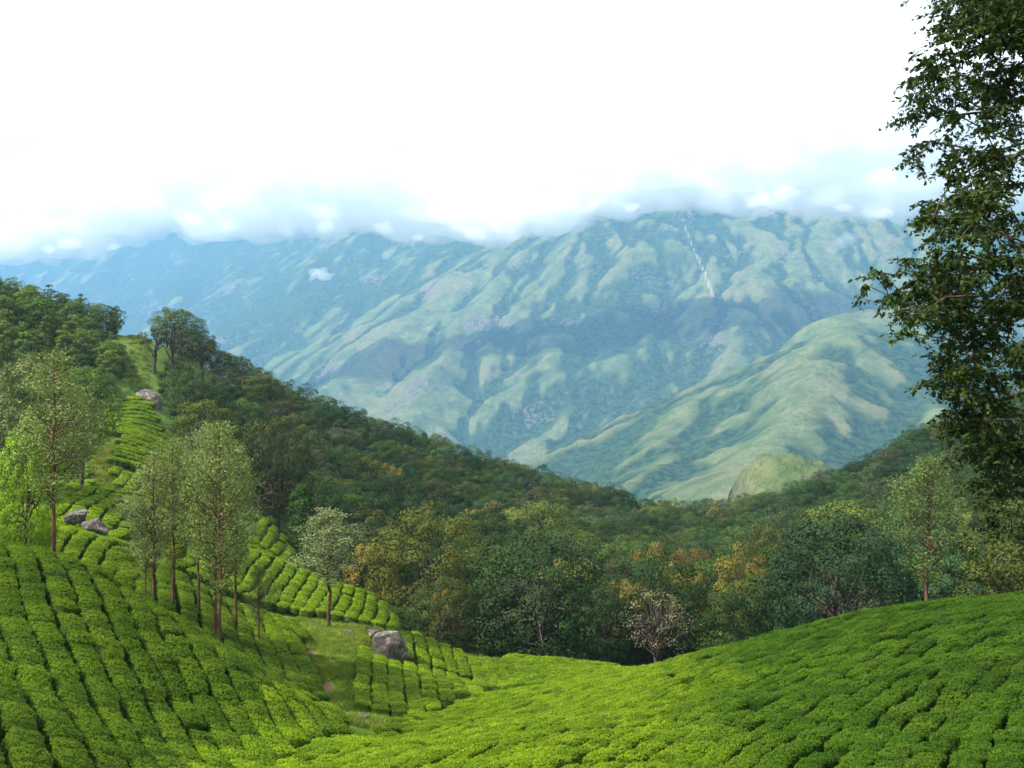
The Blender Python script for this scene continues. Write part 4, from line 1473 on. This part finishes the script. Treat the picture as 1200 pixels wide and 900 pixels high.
cl = np.array(cl)
zb = float(height(np.array([TRUNK[0]]), np.array([TRUNK[1]]))[0])
# wooden skeleton: each leaf cluster joins the nearest node that lies closer to the trunk
spine = np.stack([np.full(14, TRUNK[0]) + np.linspace(0, -.6, 14) + .12 * np.sin(np.arange(14)), np.full(14, TRUNK[1]) - np.linspace(0, .8, 14), np.linspace(zb - .4, 13.5, 14)], -1)
nodes = [p for p in spine]
par = [max(0, i - 1) for i in range(len(spine))]
dist = [0.0] * len(spine)


def axis_d(c):
    return math.hypot(c[0] - (TRUNK[0] - .3), c[1] - (TRUNK[1] - .4))


for i in np.argsort([axis_d(c) for c in cl]):
    c = cl[i]
    a = np.array(nodes)
    dd = np.linalg.norm(a - c, axis=1) + .35 * np.array(dist) + np.where(a[:, 2] > c[2] + .8, .9, 0)
    j = int(np.argmin(dd))
    L = np.linalg.norm(a[j] - c)
    k = max(1, int(L / .7))
    for s in range(1, k + 1):
        q = a[j] + (c - a[j]) * s / k
        if s < k:
            q = q + ro.normal(0, .07, 3) + [0, 0, .10 * math.sin(math.pi * s / k)]
        nodes.append(q)
        par.append(j if s == 1 else len(nodes) - 2)
        dist.append(dist[j] + L * s / k)
nodes = np.array(nodes)
leafn = np.zeros(len(nodes))
leafn[len(spine):] += .35
for i in range(len(nodes) - 1, len(spine) - 1, -1):
    leafn[par[i]] += leafn[i]
rad_ = .0085 + .0085 * leafn ** .52
for i in range(len(spine)):
    rad_[i] = np.interp(i, [0, 2, 13], [.34, .27, .06])
over = link('overhanging_tree', None, loc=(TRUNK[0], TRUNK[1], zb))
tag(over, 'big leafy tree hanging its branches into view above the right tea hill', 'tree')
base = np.array([TRUNK[0], TRUNK[1], zb])
V, F_ = tube(spine - base, rad_[:14], 10)
link('trunk', mesh_np('trunk', V, F_, M_BARK, smooth=True), over)
# limbs: chains from tip to where they meet a thicker limb
kids = [[] for _ in nodes]
for i in range(len(spine), len(nodes)):
    kids[par[i]].append(i)
limbs, twigs = [], []
start = [(i, k) for i in range(len(spine)) for k in kids[i]]
while start:
    p0, k0 = start.pop()
    chain = [p0, k0]
    while kids[chain[-1]]:
        ks_ = sorted(kids[chain[-1]], key=lambda q: -leafn[q])
        for o_ in ks_[1:]:
            start.append((chain[-1], o_))
        chain.append(ks_[0])
    r_ = rad_[chain].copy()
    r_[0] = r_[1]
    (limbs if r_[0] > .05 else twigs).append((nodes[chain] - base, r_))
for pts, r_ in limbs:
    V, F_ = tube(pts, r_, 7)
    link('limb', mesh_np('limb', V, F_, M_BARK, smooth=True), over)
# every cluster ends in a few drooping twigs; leaves sit alternately along them
PER, NT = 104, 5
k = np.repeat(np.arange(len(cl)), NT)
td = unit(ro.normal(0, 1, (len(k), 3)) * [1, 1, .35] + [-.12, 0, -.35])
tl = ro.uniform(.30, .62, len(k))
for q in range(len(k)):
    a = cl[k[q]] - base
    t = np.linspace(0, 1, 4)[:, None]
    p = a + td[q] * tl[q] * t - np.array([0, 0, .16]) * tl[q] * t ** 2
    twigs.append((p, np.linspace(.006, .002, 4)))
V, F_ = join([tube(p, r_, 4 if len(p) > 4 else 3) for p, r_ in twigs])
tw = link('twigs', mesh_np('twigs', V, F_, M_BARK, smooth=True), over)
tw['kind'] = 'stuff'
n = len(k) * (PER // NT)
w = np.repeat(np.arange(len(k)), PER // NT)
t = ro.uniform(.05, 1.05, n)
sidev = unit(ro.normal(0, 1, (n, 3)))
pos = cl[k[w]] + td[w] * (tl[w] * t)[:, None] + sidev * ro.uniform(.02, .085, n)[:, None]
pos[:, 2] -= .16 * tl[w] * t ** 2 + .02
hang = td[w] + .9 * sidev + [0, 0, -.55]
nr = ro.normal(0, .6, (n, 3)) + [0, 0, .8]
ln = .12 * ro.uniform(.5, 1.35, n)
v, f = cards(pos - base, nr, ln, ln * .5, ro, .12, hang)
tone = np.clip(ro.uniform(.05, .6, len(cl))[k[w]] + ro.normal(0, .2, n), 0, 1)
fol = link('foliage', mesh_np('foliage', v, f, M_LEAF, {'tone': np.repeat(tone, 4)}), over)
fol.color = (.034, .062, .013, 1)
fol['kind'] = 'stuff'
# ------------------------------------------------------------------ clouds hanging on the crest
def cloud_material(name, dens):
    m, n, l = new_mat(name)
    v = n.new('ShaderNodeVolumePrincipled')
    v.inputs['Color'].default_value = (1, 1, 1, 1)
    v.inputs['Density'].default_value = dens
    v.inputs['Anisotropy'].default_value = 0.1
    o = n.new('ShaderNodeOutputMaterial')
    l.new(v.outputs[0], o.inputs['Volume'])
    return m


ICO2 = ico_mesh(2)


def cloud(puffs, mat, label, voxel=16.0, seed=1):
    """One cloud: billows (px, py, depth, radius) merged into one closed skin."""
    rg = np.random.default_rng(seed)
    vs_, fs_, off = [], [], 0
    v0, f0 = ICO2
    for px, py, d, r in puffs:
        c = np.array(P(px, py, d))
        subs = [(c, r)]
        for k in range(16):
            dirn = rg.normal(size=3)
            dirn /= np.linalg.norm(dirn)
            subs.append((c + dirn * r * np.array([1.0, .8, .62]) * rg.uniform(.7, 1.0), r * rg.uniform(.16, .42)))
        for cc, rr in subs:
            vs_.append(cc + v0 * rr * np.array([1.15, .42, .62]))
            fs_.append(f0 + off)
            off += len(v0)
    me = mesh_np('cloud', np.concatenate(vs_), np.concatenate(fs_), mat)
    o = link('cloud', me)
    md = o.modifiers.new('merge', 'REMESH')
    md.mode = 'VOXEL'
    md.voxel_size = voxel
    dg = bpy.context.evaluated_depsgraph_get()
    me2 = bpy.data.meshes.new_from_object(o.evaluated_get(dg))
    o.modifiers.clear()
    o.data = me2
    bpy.data.meshes.remove(me)
    co = np.empty(len(me2.vertices) * 3, np.float32)
    me2.vertices.foreach_get('co', co)
    co = co.reshape(-1, 3)
    s = 260.0
    for k, (sc, am) in enumerate(((220, 36), (90, 18), (42, 8))):
        co[:, 2] += am * .7 * perlin(co[:, 0] / sc, (co[:, 1] + co[:, 2]) / sc, 200 + k)
        co[:, 0] += am * perlin(co[:, 1] / sc, co[:, 2] / sc, 210 + k)
    me2.vertices.foreach_set('co', co.ravel())
    if not me2.materials:
        me2.materials.append(mat)
    me2.update()
    tag(o, label, 'cloud')
    return o


rc = np.random.default_rng(5)


def bank(edge, depth, r0, rows, step, gap=(), fray=1.0):
    """Billows filling the sky above a lower edge given as (px, py)."""
    ex = [e[0] for e in edge]
    ey = [e[1] for e in edge]
    out = []
    x = ex[0]
    while x <= ex[-1]:
        y0 = np.interp(x, ex, ey) + 11 * float(perlin(np.array([x / 47.0]), np.array([.37]), 401)[0])
        for k in range(rows):
            r = r0 * rc.uniform(.75, 1.25) * (1 + .25 * k)
            d = depth(x) + rc.uniform(-50, 50)
            rp = r * .62 / d * FPX
            px, py = x + rc.uniform(-.4, .4) * step, y0 - rp * 1.25 - k * rp * 1.3 + rc.uniform(-4, 4)
            if all(math.hypot((px - gx_) , (py - gy_)) > gr + r * .62 / d * FPX for gx_, gy_, gr in gap):
                out.append((px, py, d, r))
        if rc.uniform() < .6:      # small ragged puffs along the lower edge
            r = r0 * rc.uniform(.14, .38)
            px, py = x + rc.uniform(-.6, .6) * step, y0 - r * 1.3 / depth(x) * FPX + rc.uniform(-8, 2) * fray
            if all(math.hypot(px - gx_, py - gy_) > gr + 6 for gx_, gy_, gr in gap):
                out.append((px, py, depth(x) + rc.uniform(-250, 50), r))
        x += step
    return out


M_CLOUD = cloud_material('dense cloud', .013)
M_WISP = cloud_material('thin cloud', .008)
M_PUFF = cloud_material('small thick cloud', .014)
GAPS = []
UNDER1 = [(462, 266, 3600, 66), (480, 272, 3600, 52), (498, 273, 3600, 46), (514, 271, 3600, 52), (532, 266, 3600, 66)]
UNDER2 = [(790, 232, 3500, 56), (806, 238, 3500, 42), (824, 239, 3500, 38), (842, 236, 3500, 44), (858, 232, 3500, 56)]
cloud(bank([(-260, 318), (0, 312), (110, 306), (180, 284), (250, 280), (300, 300), (345, 285)], lambda x: 3600, 150, 2, 26), M_CLOUD,
      'white cloud bank covering the blue range beyond the plantation hill', seed=2)
cloud(bank([(340, 285), (420, 292), (470, 287), (550, 292), (620, 280), (680, 268)], lambda x: 3600, 136, 2, 20, GAPS) + UNDER1, M_CLOUD,
      'white cloud bank with ragged base over the dark pyramid ridges', seed=3)
cloud(bank([(690, 266), (740, 258), (800, 244), (850, 246), (910, 250)], lambda x: 3500, 124, 2, 19, GAPS) + UNDER2, M_CLOUD,
      'white cloud bank over the summit with the pale landslip streak', seed=4)
cloud(bank([(920, 252), (980, 264), (1040, 272), (1100, 262), (1250, 255), (1400, 250)], lambda x: 3400, 130, 3, 23, GAPS), M_CLOUD,
      'white cloud bank behind the overhanging tree branches', seed=6)
cloud([(372, 322, 4600, 42), (381, 328, 4600, 30), (364, 317, 4600, 26), (376, 316, 4600, 24), (366, 328, 4600, 16), (388, 323, 4600, 14)], M_PUFF, 'small white cloud puff floating alone before the blue ridges', voxel=10, seed=7)
cloud([(984, 284, 3700, 38), (974, 292, 3700, 28), (993, 279, 3700, 34)], M_WISP, 'small ragged wisp of cloud below the bank near the tree', voxel=8, seed=8)

# ------------------------------------------------------------------ haze
def haze_box(dens, colr):
    m, n, l = new_mat('air')
    v = n.new('ShaderNodeVolumePrincipled')
    v.inputs['Color'].default_value = rgb(colr)
    v.inputs['Density'].default_value = dens
    v.inputs['Anisotropy'].default_value = 0.1
    o = n.new('ShaderNodeOutputMaterial')
    l.new(v.outputs[0], o.inputs['Volume'])
    x0, x1, y0, y1, z0, z1 = -8200, 8200, -70, 9200, -640, 1330
    vv = [(x, y, z) for z in (z0, z1) for y in (y0, y1) for x in (x0, x1)]
    ff = [(0, 2, 3, 1), (4, 5, 7, 6), (0, 1, 5, 4), (2, 6, 7, 3), (0, 4, 6, 2), (1, 3, 7, 5)]
    o = link('haze', mesh_np('haze', vv, ff, m))
    o['kind'] = 'stuff'


haze_box(1.05e-4, (.30, .62, 1.0))
